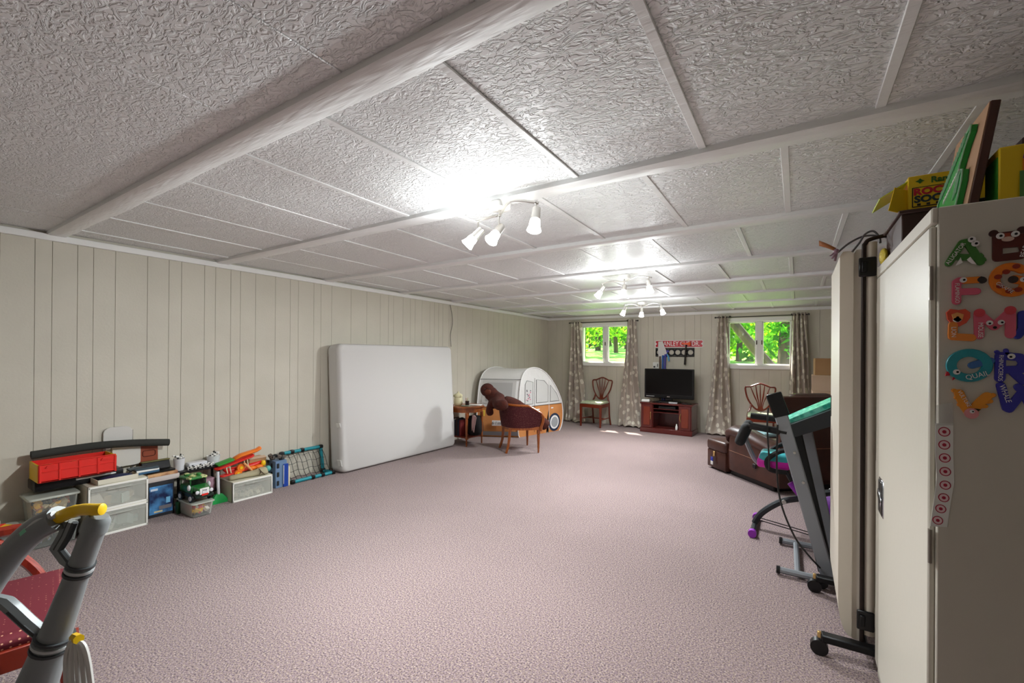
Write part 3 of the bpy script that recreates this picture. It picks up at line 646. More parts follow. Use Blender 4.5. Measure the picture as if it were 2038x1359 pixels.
# ---- big plush toy slumped over the armchair
m_plush = mat('brown_plush', '#3a140a', .95, col2='#4a1c0f', scale=30, bump=.6, bscale=120)
def q(px, py, d): return P(px, py, d=d)
vs = [q(1012, 806, 6.42), q(995, 797, 6.45), q(983, 789, 6.5), q(970, 776, 6.5),                  # chest, shoulders, neck, head
      q(1040, 815, 6.6), q(1060, 828, 6.5), q(1078, 840, 6.42), q(1092, 851, 6.40),              # belly, hip, knee, foot
      q(1050, 824, 6.65), q(1066, 834, 6.72), q(1080, 842, 6.72),                                   # other leg
      q(978, 803, 6.42), q(973, 815, 6.36), q(977, 828, 6.33),                                      # hanging arm
      q(990, 806, 6.2), q(998, 807, 6.12), q(1012, 802, 6.14)]                                      # arm hooked over the back
ed = [(0, 1), (1, 2), (2, 3), (0, 4), (4, 5), (5, 6), (6, 7), (4, 8), (8, 9), (9, 10), (1, 11), (11, 12), (12, 13), (1, 14), (14, 15), (15, 16)]
pl = thing('plush_toy', 'large dark brown plush animal slumped over the barrel armchair', 'plush toy', (-3.5, 5.6, .46))
po = V((-3.5, 5.6, .46))
skin('body', [v-po for v in vs], ed, [.135, .13, .085, .145, .125, .11, .085, .10, .10, .08, .085, .075, .06, .06, .075, .085, .08], m_plush, pl)
hd = q(970, 776, 6.5)-po
m_face = mat('tan_plush', '#5a2a18', .95, bump=.4, bscale=120)
bm = nb(); ball(bm, hd, (.105, .10, .10), u=18, v=12); ob('head', bm, m_plush, pl, ang=3)
bm = nb(); ball(bm, hd-FW*.07+RX*.005+DN*.02, (.06, .045, .05)); ob('muzzle', bm, m_face, pl, ang=3)
for s in (-1, 1):
    bm = nb(); ball(bm, hd-FW*.10+RX*(.03*s)-DN*.022, .009, u=8, v=6); ob('eye', bm, m_black, pl, ang=3)
# ---- end table with its things
t = thing('end_table', 'octagonal honey wood end table with tapered legs beside the mattress', 'table', (-4.415, 5.53, 0), 0)
oc = [(.27*math.cos(PI/8+PI/4*i)*1.05, .30*math.sin(PI/8+PI/4*i)) for i in range(8)]
bm = nb(); prism(bm, oc, .022, M.Translation((0, 0, .578)), bev=.005); ob('table_top', bm, m_honey, t)
bm = nb(); prism(bm, [(x*.9, y*.9) for x, y in oc], .07, M.Translation((0, 0, .508))); ob('apron', bm, m_honey, t)
lg = [(.185, -.235), (.205, .125), (-.19, -.20), (-.15, .22)]
for x, y in lg:
    bm = nb(); lathe(bm, [(.011, 0), (.012, .10), (.02, .115), (.018, .13), (.015, .15), (.021, .40), (.016, .42), (.024, .435), (.024, .51)], 10, M.Translation((x, y, 0))); ob('leg', bm, m_honey, t)
bm = nb(); prism(bm, [(-.18, -.19), (.18, -.22), (.20, .12), (-.14, .21)], .018, M.Translation((0, 0, .115))); ob('lower_shelf', bm, m_cherry, t)
m_cream = mat('cream_ceramic', '#e3dcb4', .45)
t = thing('cookie_jar', 'cream pumpkin-shaped jar with knobbed lid on the end table', 'jar', (-4.50, 5.42, .60))
bm = nb(); lathe(bm, [(.05, 0), (.062, .01), (.07, .05), (.066, .10), (.06, .13)], 18); ob('jar_body', bm, m_cream, t)
bm = nb(); lathe(bm, [(.058, .13), (.068, .14), (.066, .165), (.045, .185), (.015, .195), (.014, .215), (.01, .22)], 18); ob('lid', bm, m_cream, t)
for s in (-1, 1):
    bm = nb(); ball(bm, (s*.07, -.02, .15), (.014, .012, .022)); ob('knob', bm, m_cream, t)
t = thing('pencil_cup', 'dark pencil cup with three pencils on the end table', 'cup', (-4.36, 5.47, .60))
bm = nb(); lathe(bm, [(.030, 0), (.032, .075), (.027, .075), (.026, .01)], 14); ob('cup', bm, mat('dark_brown_leather', '#2e1912', .5), t)
for i, (a, c) in enumerate((('#d8c35a', .010), ('#b8472e', -.012), ('#7a9a55', .0))): cy('pencil', (c, .004*i-.004, .012), (c*2.0, .01*i-.012, .13-.01*i), .0035, mat('pencil%d' % i, a), t, n=6)
small('magazine', 'open white magazine lying on the end table', 'magazine', (-4.30, 5.60, .60), (.20, .15, .010), m_paper, .4, .002)
small('leaf_tray', 'shallow grey tray beside the pencil cup', 'tray', (-4.33, 5.40, .60), (.13, .09, .012), mat('grey_green_tray', '#9aa08c', .5), .3, .004)
bk_c = ['#141414', '#e8e8e4', '#23202b', '#3c2a22', '#1f2b3a', '#6d1d1d']
for i, c in enumerate(bk_c):
    small('book', ['black patterned book at the mattress end of the shelf under the end table', 'white-spined book second in the row under the end table', 'near-black book with violet cast in the row under the end table', 'brown book in the row under the end table', 'navy book in the row under the end table', 'dark red book ending the row under the end table'][i], 'book', (-4.575+.031*i, 5.44, .133), (.026, .17, .27-.012*(i % 3)), mat('book_cover_%d' % i, c, .6), .05, .002, group='books on the end table shelf')
t = thing('fabric_bag', 'dark bag stuffed with pink cloth on the end table\'s lower shelf', 'bag', (-4.30, 5.60, .133))
bm = nb(); loft(bm, [[(a*.10*k, b_*.09*k, z) for a, b_ in ((-1, -1), (0, -1.12), (1, -1), (1.1, 0), (1, 1), (0, 1.1), (-1, 1), (-1.1, 0))] for z, k in ((0, .8), (.06, 1), (.2, .95), (.30, .7))]); ob('bag', bm, mat('black_canvas', '#1b191b', .9), t, ang=1.5)
bm = nb(); grid(bm, 8, 10, lambda u, v: (.02+.09*u-.05*v*u, -.105-.012*math.sin(u*7+v*3), .31-.24*v+.02*math.sin(u*5))); o = ob('pink_cloth', bm, mat('pale_pink_cloth', '#d9b3b0', .85), t, ang=3); o.modifiers.new('thickness', 'SOLIDIFY').thickness = .004
# ---- pop-up camper play tent
A_, B_, C_, D_ = V((-4.60, 6.08, 0)), V((-3.97, 6.40, 0)), V((-3.72, 7.47, 0)), V((-4.50, 7.62, 0))
tn = thing('play_tent', 'white and orange camper-van play tent in the corner of the room', 'play tent', (-4.2, 6.9, 0)); to = V((-4.2, 6.9, 0))
m_tw = mat('white_nylon', '#dcdad6', .7, bump=.35, bscale=7, bdist=.02); m_to = mat('orange_nylon', '#cd8a50', .7, col2='#c47e45', scale=4, bump=.35, bscale=7, bdist=.02); m_tg = mat('grey_mesh', '#b4b3b0', .85); m_navy = mat('navy_print', '#22304a', .7); m_pip = mat('white_piping', '#f1f0ee', .6)
prof = [(0, 0), (-.03, .10), (-.02, .52), (0, .80), (.03, .98), (.10, 1.11), (.22, 1.175), (.38, 1.18), (.55, 1.12), (.70, 1.01), (.84, .85), (.95, .68), (1.02, .52), (1.05, .30), (1.02, .10), (.96, 0)]
prof = [(p.x, p.y) for p in spline([V((a, c, 0)) for a, c in prof], 3)]
def side(s, z, k):   # k 0 = near side panel, 1 = wall side
    a = B_.lerp(C_, s); c = A_.lerp(D_, s); return a.lerp(c, k)+V((0, 0, z))
def tentzone(z): return m_to if z < .5 else m_tw
nn = len(prof)
for name, lo, hi, mm in (('lower_shell', -1, .52, m_to), ('upper_shell', .50, 9, m_tw)):
    bm = nb()
    for i in range(nn-1):
        (s0, z0), (s1, z1) = prof[i], prof[i+1]
        if not (lo <= (z0+z1)/2 < hi): continue
        for j in range(6):
            k0, k1 = j/6, (j+1)/6; sag = lambda k: -.025*math.sin(k*PI)
            f4 = [side(s0, z0, k0)+V((0, 0, sag(k0)*(z0 > .9))), side(s1, z1, k0)+V((0, 0, sag(k0)*(z1 > .9))), side(s1, z1, k1)+V((0, 0, sag(k1)*(z1 > .9))), side(s0, z0, k1)+V((0, 0, sag(k1)*(z0 > .9)))]
            bm.faces.new([bm.verts.new(v-to) for v in f4])
    for k in (0, 1):   # side panels
        poly = [(s, z) for s, z in prof]
        cut = []
        for i in range(len(poly)):
            (s0, z0), (s1, z1) = poly[i], poly[(i+1) % len(poly)]; zc = .51
            inn = (z0 < zc) if hi < 5 else (z0 >= zc)
            if inn: cut.append((s0, z0))
            if (z0-zc)*(z1-zc) < 0: f_ = (zc-z0)/(z1-z0); cut.append((s0+(s1-s0)*f_, zc))
        if k == 0 and hi < 5: cut += [(.69, 0), (.69, .42), (.655, .28), (.63, 0)]     # the door flap hangs open
        bm.faces.new([bm.verts.new(side(s, z, k)-to) for s, z in cut])
    bmesh.ops.remove_doubles(bm, verts=bm.verts, dist=.002)
    ob(name, bm, mm, tn, ang=.9)
ndir = (C_-B_).cross(V((0, 0, 1))).normalized()
if ndir.dot(-B_) < 0: ndir = -ndir
for k, off in ((0, ndir*.006), (1, V((0, 0, 0)))): tb('piping', [side(s, z, k)+off-to for s, z in prof], .009, m_pip, tn, n=6)
def patch(name, pts, m, lift=.005, rd=2, kk=None):
    bm = nb(); pp = spline([V((a, c, 0)) for a, c in pts], 1, True) if rd == 1 else [V((a, c, 0)) for a, c in pts]
    A = [bm.verts.new(side(v.x, v.y, 0)+ndir*lift-to) for v in pp]; bm.faces.new(A); return ob(name, bm, m, tn)
def line(name, pts, r, m, lift=.007): tb(name, [side(a, c, 0)+ndir*lift-to for a, c in pts], r, m, tn, n=5)
m_line = mat('dark_printed_line', '#4b4a48', .8)
for nm, pts in (('window_print', [(.12, .55), (.30, .55), (.30, .93), (.16, .96), (.12, .90)]), ('window_print', [(.38, .56), (.66, .56), (.66, .86), (.56, .95), (.38, .97)]), ('window_print', [(.72, .56), (.95, .56), (.88, .70), (.72, .86)])):
    patch(nm, pts, mat('pale_grey_print', '#c9c8c4', .8)); line('window_outline', pts+pts[:1], .003, m_line)
line('belt_line', [(-.02, .51), (1.02, .51)], .004, m_line); line('door_seam', [(.34, .05), (.34, 1.0)], .003, m_line); line('door_seam', [(.69, .05), (.69, .95)], .004, m_pip)
patch('door_handle_print', [(.38, .43), (.46, .43), (.46, .45), (.38, .45)], m_pip); patch('door_handle_print', [(.74, .43), (.80, .43), (.80, .45), (.74, .45)], m_pip)
for nm, r1, m, l in (('tyre_print', .165, m_navy, .006), ('rim_print', .125, m_pip, .008), ('hub_print', .095, mat('wheel_grey', '#a3a5a8', .7), .010)):
    patch(nm, [(.83+r1*math.cos(a)/1.12, .175+r1*math.sin(a)) for a in [2*PI*i/28 for i in range(28)]], m, l)
for i in range(14):
    a, c = .155+.09*rt.random(), .60+.20*rt.random(); patch('flower_print', [(a+.011*math.cos(x), c+.012*math.sin(x)) for x in (0, 1.2, 2.5, 3.7, 5)], mat('pink_flower_print' if i % 2 else 'dark_flower_print', '#d4577c' if i % 2 else '#3a2a3c', .8), .008)
rdir = (A_-B_).normalized(); rn = rdir.cross(V((0, 0, 1))).normalized()
if rn.dot(-B_) < 0: rn = -rn
RL = (A_-B_).length
def rear(a, z, lift=.006):   # a 0 at the near side edge .. 1 at the wall side
    # find the shell's own offset at this height
    s_ = 0
    for (s0, z0), (s1, z1) in zip(prof, prof[1:]):
        if z0 <= z <= z1: s_ = s0+(s1-s0)*(z-z0)/max(1e-6, z1-z0); break
    return side(s_, z, a)+rn*lift-to
def rpatch(name, pts, m, lift=.008):
    bm = nb(); bm.faces.new([bm.verts.new(rear(a, z, lift)) for a, z in pts]); return ob(name, bm, m, tn)
rpatch('window_frame_print', [(.10, .58), (.90, .58), (.90, .96), (.10, .96)], mat('pale_panel_print', '#cfcdc9', .8), .012); rpatch('mesh_window', [(.18, .62), (.80, .62), (.80, .93), (.18, .93)], m_tg, .018)
rpatch('plate_print', [(.40, .20), (.62, .20), (.62, .29), (.40, .29)], m_pip, .03)
mm_ = M.Identity(4); e1 = -rdir; e3 = rn; pp_ = rear(.51, .245, .034)
text('plate_lettering', '6 / m', .075, m_line, tn, M(((e1.x, 0, e3.x, pp_.x), (e1.y, 0, e3.y, pp_.y), (e1.z, 1, e3.z, pp_.z), (0, 0, 0, 1))), .0005)
rpatch('bumper_print', [(-.0, .10), (1, .10), (1, .03), (-.0, .03)], mat('bumper_grey', '#8d8d90', .7), .012)
rpatch('lamp_print', [(.80, .36), (.88, .36), (.88, .46), (.80, .46)], mat('lamp_yellow', '#e9c84a', .6), .014)
tb('belt_line', [rear(a/8, .51, .01) for a in range(9)], .004, m_line, tn, n=5); tb('roof_line', [rear(a/8, .985, .012) for a in range(9)], .004, m_line, tn, n=5)
# ================================================================== RECLINER CORNER
m_leath = mat('brown_leather', '#3b1d14', .42, col2='#472419', scale=6, bump=.2, bscale=90, coat=.15, bdist=.003)
cz = math.atan2(.74, -.67)-PI/2     # local +Y = the way it faces
rc = thing('recliner_sofa', 'brown leather reclining loveseat seen from its side and back', 'sofa', (-.17, 5.22, 0), cz)
WD = 1.5   # local +X runs along the back, away from the camera's left
bm = nb(); box(bm, (WD/2, .46, .19), (WD-.06, .82, .26), bev=.03, seg=2); ob('base', bm, m_leath, rc)
bm = nb(); box(bm, (WD/2, .45, .03), (WD-.12, .70, .06), bev=.01); ob('plinth', bm, m_black, rc)
def arm(x):
    bm = nb(); pr = [(0, .02, .055), (.04, -.01, .07)]
    rings = []
    for y, h, wv in ((-.02, .42, .10), (.02, .45, .105), (.30, .50, .105), (.62, .56, .11), (.72, .56, .11), (.76, .50, .10)):
        rings.append([(x-wv*.9, y, .07), (x+wv*.9, y, .07), (x+wv, y, h*.6), (x+wv*.9, y, h-.05), (x-wv*.9, y, h-.05), (x-wv, y, h*.6)])
    loft(bm, rings); o = ob('arm', bm, m_leath, rc, ang=1.0)
    bm = nb(); rings = []
    for y, h, wv in ((.02, .455, .09), (.05, .465, .115), (.30, .51, .125), (.55, .565, .13), (.74, .575, .13), (.80, .545, .125), (.815, .49, .10)):
        rings.append([(x+wv*math.cos(a), y, h-.055+.075*math.sin(a)) for a in [2*PI*i/14 for i in range(14)]])
    loft(bm, rings); ob('arm_pad', bm, m_leath, o, ang=1.2)
    tb('stitching', [(x-.1, .02, .26), (x-.108, .4, .29), (x-.108, .74, .30)] if x < .5 else [(x+.1, .02, .26), (x+.108, .74, .30)], .003, mat('tan_thread', '#8a5f45', .7), o, n=5)
arm(.11); arm(WD-.11)
for k in (0, 1):
    xc = .23+.52*(k+.5)
    bm = nb(); box(bm, (xc, .50, .40), (.51, .60, .17), bev=.05, seg=3); ob('seat_cushion', bm, m_leath, rc, ang=1.2)
    bm = nb(); box(bm, (xc, .19, .62), (.51, .18, .36), rot=(.22, 0, 0), bev=.07, seg=3); ob('back_cushion', bm, m_leath, rc, ang=1.2)
    bm = nb(); box(bm, (xc, .10, .88), (.51, .20, .28), rot=(.25, 0, 0), bev=.08, seg=3); ob('head_cushion', bm, m_leath, rc, ang=1.2)
bm = nb(); box(bm, (WD/2, -.005, .56), (WD-.02, .07, .90), rot=(.10, 0, 0), bev=.03, seg=2); ob('back_panel', bm, m_leath, rc)
tb('seam', [(.06, -.058, .47), (WD-.06, -.058, .47)], .004, mat('tan_thread'), rc, n=5)
bx('recline_lever', (-.012, .30, .22), (.018, .05, .05), m_black, rc, bev=.006)
ot = thing('storage_ottoman', 'brown leather storage ottoman with latch in front of the recliner', 'ottoman', (-.17-.67*.99+.74*.25, 5.22+.74*.99+.67*.25, 0), cz)
bm = nb(); box(bm, (0, 0, .13), (.50, .36, .22), bev=.015, seg=2); ob('ottoman_base', bm, m_leath, ot); bm = nb(); box(bm, (0, 0, .30), (.52, .38, .14), bev=.04, seg=3); ob('lid', bm, m_leath, ot, ang=1.2)
bx('latch', (-.262, .02, .20), (.012, .03, .06), m_brass, ot, bev=.003)
for x, y in ((-.2, -.13), (.2, -.13), (-.2, .13), (.2, .13)): cy('foot', (x, y, 0), (x, y, .03), .02, m_black, ot, n=10)
tg = thing('key_tag', 'blue and white tag hanging from the ottoman latch', 'tag', (P(1428, 930, d=5.2).x, P(1428, 930, d=5.2).y, .10), cz)
lx = ot.matrix_basis @ V((-.285, .03, 0)); tg.location = (lx.x, lx.y, .06)
bx('blue_half', (0, 0, .075), (.008, .045, .05), mat('royal_blue_plastic', '#2536a8', .4), tg); bx('white_half', (0, 0, .028), (.009, .045, .045), m_whitepl, tg); tb('cord', spline([(0, 0, .10), (.004, .004, .12), (.012, -.006, .145)], 4), .002, m_black, tg, n=5)
bl = thing('folded_blanket', 'pale blue folded blanket on the recliner seat', 'blanket', (0, 0, 0), cz); bl.location = rc.matrix_basis @ V((.42, .62, .485))
bm = nb(); box(bm, (0, 0, .02), (.30, .24, .05), bev=.02, seg=3); ob('blanket', bm, mat('pale_blue_fleece', '#9fc3c6', .95), bl, ang=1.2)
m_card = mat('brown_cardboard', '#a77f55', .8, col2='#b08a60', scale=3); m_cardp = mat('pale_cardboard', '#c2a68b', .8, col2='#cbb197', scale=3)
def carton(label, c, s, m, rz=0):
    t = thing('cardboard_box', label, 'box', c, rz, 'cardboard boxes stacked behind the recliner'); bx('carton', (0, 0, s[2]/2), s, m, t, bev=.004)
    bx('packing_tape', (0, 0, s[2]+.0006), (s[0]*.98, .05, .0015), mat('tan_tape', '#b99a6c', .3), t, bev=0)
    bm = nb()
    for sg in (-1, 1): box(bm, (0, sg*s[1]*.25, s[2]+.0015), (s[0]*.99, s[1]*.47, .003))
    ob('flap', bm, m, t)
carton('brown cardboard box on the carpet at the bottom of the stack', (.42, 7.95, 0), (.46, .44, .46), m_card)
carton('brown cardboard box second up the stack behind the recliner', (.42, 7.95, .463), (.46, .42, .45), m_cardp, .02)
carton('pale cardboard box under the topmost box behind the recliner', (.41, 7.93, .916), (.45, .38, .225), m_cardp, -.02)
carton('darker brown cardboard box on top of the stack behind the recliner', (.43, 7.95, 1.144), (.43, .36, .24), m_card, .03)
# ================================================================== EXERCISE MACHINES
m_gm = mat('grey_powder_coat', '#8b8f94', .4, .3); m_dg = mat('dark_grey_metal', '#34373a', .4, .5); m_teal = mat('teal_painted_sheen', '#22b59c', .25, col2='#7fe8d2', scale=30, kind='voronoi'); m_pink = mat('magenta_vinyl', '#d926b0', .4); m_tealv = mat('teal_vinyl', '#3fa9b0', .45); m_pcap = mat('purple_plastic', '#8c2aa8', .4)
tm = thing('upright_trainer', 'grey exercise machine with sloping uprights, foam handlebars and console with painted-on teal sheen', 'exercise machine', (.1, 3.6, 0)); o_ = V((.1, 3.6, 0))
def bar(name, a, c, w_, d_, m, par, bev=.006, org=None):
    a, c = V(a)-(org or V()), V(c)-(org or V()); v = c-a; bm = nb(); rot = v.to_track_quat('Z', 'Y').to_matrix().to_4x4(); box(bm, (a+c)/2, (w_, d_, v.length), rot, bev); return ob(name, bm, m, par)
bar('upright', (.168, 3.335, .05), (-.085, 3.335, 1.03), .042, .075, m_gm, tm, org=o_); bar('upright', (.205, 3.86, .05), (.045, 3.86, .95), .042, .075, m_gm, tm, org=o_)
bar('upright_head', (-.080, 3.335, 1.02), (-.128, 3.335, 1.165), .055, .09, m_black, tm, org=o_)
bar('gap_shade_bar', (.178, 3.48, .06), (.0, 3.48, .93), .03, .05, m_black, tm, org=o_); bar('motor_cover', (.150, 3.40, .05), (.085, 3.40, .36), .05, .06, m_satin, tm, .01, org=o_)  # first a black bar standing in for the dark gap between the uprights
for y in (3.335, 3.875):
    tb('base_foot', [V((-.085, y, .03))-o_, V((.30, y, .03))-o_], .02, m_gm, tm, n=8)
    bm = nb(); cyl(bm, V((-.085, y, .03))-o_, V((-.105, y, .03))-o_, .024, n=12); ob('end_cap', bm, m_black, tm)
tb('base_crossbar', [V((.01, 3.335, .03))-o_, V((.0, 3.875, .03))-o_], .017, m_gm, tm, n=8); tb('base_crossbar', [V((.28, 3.335, .03))-o_, V((.28, 3.875, .03))-o_], .017, m_gm, tm, n=8)
for y in (3.28, 3.93): bm = nb(); cyl(bm, V((.13, y-.012, .036))-o_, V((.13, y+.012, .036))-o_, .036, n=18); ob('transport_wheel', bm, m_black, tm)
bm = nb(); prism(bm, [(-.07, .905), (-.03, .885), (.20, .99), (.30, 1.06), (.33, 1.12), (.30, 1.15), (.14, 1.06), (-.06, .955)], .56, M(((1, 0, 0, -.1), (0, 0, -1, 3.88-3.6), (0, 1, 0, 0), (0, 0, 0, 1)))); ob('console_tray', bm, m_dg, tm)
bm = nb(); prism(bm, [(-.055, .985), (.02, 1.03), (.29, 1.185), (.315, 1.18), (.31, 1.16), (.03, 1.0), (-.05, .965)], .30, M(((1, 0, 0, -.1), (0, 0, -1, 3.70-3.6), (0, 1, 0, 0), (0, 0, 0, 1)))); ob('console_cover', bm, m_teal, tm)  # light reflected off the cover is painted in as paler teal cells
for a, c in ((P(1494, 827, y=3.86), P(1560, 836, y=3.86)), (P(1493, 847, y=3.335), P(1566, 861, y=3.335))): tb('handlebar', [a-o_, a.lerp(c, .5)-o_, c-o_], .023, m_rubber, tm, n=10)
for zz in (.80, .62): bm = nb(); cyl(bm, V((-.01-(zz-.8)*.26, 3.29, zz))-o_, V((-.01-(zz-.8)*.26, 3.38, zz))-o_, .008, n=8); ob('bolt', bm, m_nick, tm)
tb('power_cord', spline([P(1548, 845, y=3.30), P(1546, 930, y=3.28), P(1554, 1000, y=3.25), P(1580, 1065, y=3.25), P(1605, 1100, y=3.25), P(1632, 1130, y=3.28)], 6), .0055, m_black, label='black power cord looping down the front of the upright trainer', cat='cord')
tb('headphone_cord', spline([P(1529, 812, y=3.32), P(1527, 850, y=3.30), P(1530, 900, y=3.28), P(1531, 935, y=3.28)], 5), .005, m_black, label='short black plug cord hanging from the black trainer head', cat='cord')
rd = thing('ab_rider', 'dark curved-frame exercise glider with magenta and teal seat', 'exercise machine', (-.05, 4.12, 0)); o_ = V((-.05, 4.12, 0))
Y_ = 4.12
tb('frame_arc', [V(p)-o_ for p in spline([(-.285, Y_, .045), (-.23, Y_, .14), (-.10, Y_, .25), (.05, Y_, .31), (.25, Y_, .39), (.45, Y_, .44)], 6)], .024, m_dg, rd, n=8)
tb('frame_arc', [V(p)-o_ for p in spline([(.45, Y_, .44), (.56, Y_, .30), (.62, Y_, .05)], 6)], .024, m_dg, rd, n=8)
for x in (-.285, .62):
    tb('cross_foot', [V((x, Y_-.20, .03))-o_, V((x, Y_+.2, .03))-o_], .02, m_dg, rd, n=8)
    for s in (-1, 1): bm = nb(); cyl(bm, V((x, Y_+s*.19, .03))-o_, V((x, Y_+s*.235, .03))-o_, .03, n=14); ob('end_cap', bm, m_pcap, rd)
for s in (-1, 1): tb('tension_cord', [V((-.27, Y_+s*.03, .085))-o_, V((.12, Y_+s*.03-.05, .05))-o_], .004, m_black, rd, n=5)
bar('seat_post', (.03, Y_, .31), (-.10, Y_, .56), .04, .03, m_dg, rd, org=o_)
tb('swing_arm', [V(p)-o_ for p in spline([(-.372, Y_, .78), (-.33, Y_, .66), (-.275, Y_, .55), (-.20, Y_, .525), (-.02, Y_, .545)], 5)], .019, m_gm, rd, n=7)
bm = nb(); box(bm, V((-.14, Y_, .60))-o_, (.22, .26, .085), bev=.035, seg=3); ob('seat', bm, m_tealv, rd, ang=1.2)
bm = nb(); box(bm, V((-.15, Y_, .565))-o_, (.225, .265, .07), bev=.02, seg=2); ob('seat_underside', bm, m_pink, rd, ang=1.2)
for y in (Y_-.10, Y_+.10):
    bm = nb(); c_ = V((-.362, y, .775))-o_; box(bm, c_, (.075, .15, .185), rot=(0, .35, 0), bev=.034, seg=3); ob('knee_pad', bm, m_rubber, rd, ang=1.2)
for s in (-1, 1): tb('side_handle', [V(p)-o_ for p in spline([(-.06, Y_+s*.15, .52), (-.17, Y_+s*.16, .53), (-.19, Y_+s*.16, .60), (-.10, Y_+s*.16, .68), (.02, Y_+s*.155, .70)], 5)], .018, m_rubber, rd, n=8)
bm = nb(); cyl(bm, V((-.04, Y_-.04, .42))-o_, V((.02, Y_-.04, .34))-o_, .022, n=12); ob('spring', bm, m_pcap, rd)
bm = nb(); cyl(bm, V((-.08, Y_-.03, .262))-o_, V((-.08, Y_-.05, .262))-o_, .016, n=12); ob('bolt', bm, m_nick, rd)
bg_ = thing('gym_bag', 'purple drawstring gym bag on the carpet behind the upright trainer', 'bag', (.34, 4.55, 0))
bm = nb(); loft(bm, [[(.17*k*math.cos(a)*(1+.06*math.sin(3*a)), .13*k*math.sin(a), z) for a in [2*PI*i/16 for i in range(16)]] for z, k in ((0, .75), (.04, 1), (.16, 1.02), (.26, .8), (.31, .35))]); ob('bag_body', bm, mat('purple_nylon', '#5a1a78', .5, bump=.4, bscale=14, bdist=.02), bg_, ang=1.4)
tb('drawstring', spline([(-.05, 0, .30), (-.11, -.12, .33), (-.15, -.13, .2), (-.16, -.1, .06)], 5), .004, m_whitepl, bg_, n=5); bx('blue_patch', (-.06, -.135, .22), (.08, .02, .04), mat('sky_blue_patch', '#4a8fd0', .5), bg_)
# ================================================================== TOYS ALONG THE LEFT WALL
m_dcream = mat('cream_plastic_shell', '#d9d4c0', .45); m_dwhite = mat('white_plastic_rim', '#eeece4', .4); m_clearp = clear('clear_plastic', '#e6e7dd', .30, .2); m_bin = clear('clear_bin_plastic', '#dfe2da', .10, .15)
def jumble(name, label, c, s, cols, n, seed, cat='toys', sz=.022):
    """loose small pieces filling a container: nobody could count them"""
    rr = random.Random(seed); bm = nb(); mats = [mat('piece_'+h.strip('#'), h, .5) for h in cols]
    for k in range(n):
        q_ = sz*rr.uniform(.6, 1.5); e = q_*.75; p = V((rr.uniform(-.5, .5)*(s[0]-e), rr.uniform(-.5, .5)*(s[1]-e), e+rr.random()*max(.0, s[2]-2*e)))
        box(bm, p, (q_, q_*rr.uniform(.5, 1.6), q_*rr.uniform(.4, 1)), rot=(rr.uniform(0, 3), rr.uniform(0, 3), rr.uniform(0, 3)), mi=rr.randrange(len(cols)))
    return ob(name, bm, mats, loc=c, label=label, cat=cat, kind='stuff')
def drawer_unit(label, xf, y0, y1, z0, h, dep, group='plastic drawer units'):
    yc, w_ = (y0+y1)/2, y1-y0; t = thing('drawer_unit', label, 'drawers', (xf-dep/2, yc, z0), 0, group); th = .006
    bm = nb()
    for s in (-1, 1): box(bm, (0, s*(w_/2-th/2), h/2), (dep, th, h), bev=.002)
    box(bm, (-dep/2+th/2, 0, h/2), (th, w_, h)); box(bm, (0, 0, h-th/2), (dep, w_, th), bev=.002); box(bm, (0, 0, th/2), (dep, w_, th)); ob('shell', bm, m_dcream, t)
    bm = nb(); r_ = .014
    for s in (-1, 1): box(bm, (dep/2-.008, s*(w_/2-r_/2), h/2), (.02, r_, h), bev=.004)
    for z in (r_/2, h-r_*.8): box(bm, (dep/2-.008, 0, z), (.02, w_, r_*1.3), bev=.004)
    ob('front_rim', bm, m_dwhite, t)
    bm = nb(); box(bm, (dep/2-.004, 0, h*.44), (.005, w_-.034, h*.70), bev=.001); d = ob('drawer_front', bm, m_clearp, t)
    bm = nb(); box(bm, (dep/2-.002, 0, h*.84), (.012, w_-.032, h*.16), bev=.003); box(bm, (dep/2+.008, 0, h*.80), (.02, w_*.40, h*.06), bev=.004); ob('pull_lip', bm, m_clearp, d)
    return t
drawer_unit('lower unit of the two stacked plastic drawers by the wall', -4.435, 1.06, 1.425, 0, .195, .31); drawer_unit('upper unit of the two stacked plastic drawers by the wall', -4.435, 1.06, 1.425, .195, .195, .31)
drawer_unit('lone low plastic drawer unit beside the blue toy tower', -4.42, 2.06, 2.435, 0, .19, .35)
jumble('craft_pieces', 'tan craft pieces inside the upper stacked drawer', (-4.59, 1.24, .203), (.25, .3, .09), ['#c9b595', '#b7c0b6', '#d8cfc0'], 22, 1, 'craft pieces', .055); jumble('clear_jars', 'grey-green odds and ends inside the lower stacked drawer', (-4.59, 1.24, .008), (.25, .3, .08), ['#a9b4ab', '#c4cabf', '#9fb0a8'], 14, 2, 'odds and ends', .06); jumble('beige_figures', 'beige bits inside the lone drawer unit', (-4.585, 2.25, .008), (.28, .3, .06), ['#b8a98f', '#d9d0b8', '#a8a28c', '#c9c2ad'], 45, 3, 'odds and ends', .032)
# tray and bag on the stack
t = thing('shallow_tray', 'cream shallow tray holding a navy bag on top of the stacked drawers', 'tray', (-4.53, 1.235, .39), .03)
bm = nb(); box(bm, (0, 0, .004), (.19, .25, .008), bev=.003)
for s in (-1, 1): box(bm, (s*.092, 0, .02), (.006, .25, .04), bev=.002); box(bm, (0, s*.122, .02), (.19, .006, .04), bev=.002)
ob('tray', bm, m_dcream, t)
t = thing('navy_pouch', 'crumpled navy pouch with black strap lying in the cream tray', 'pouch', (-4.50, 1.25, .4), .05)
bm = nb(); ball(bm, (0, -.01, .018), (.06, .105, .022), u=16, v=10); ob('pouch', bm, mat('navy_nylon', '#1f2a4a', .5, bump=.8, bscale=20, bdist=.02), t, ang=2); tb('strap', spline([(0, .06, .03), (.03, .09, .055), (.02, .11, .03), (-.03, .10, .045)], 5), .004, m_black, t, n=5)
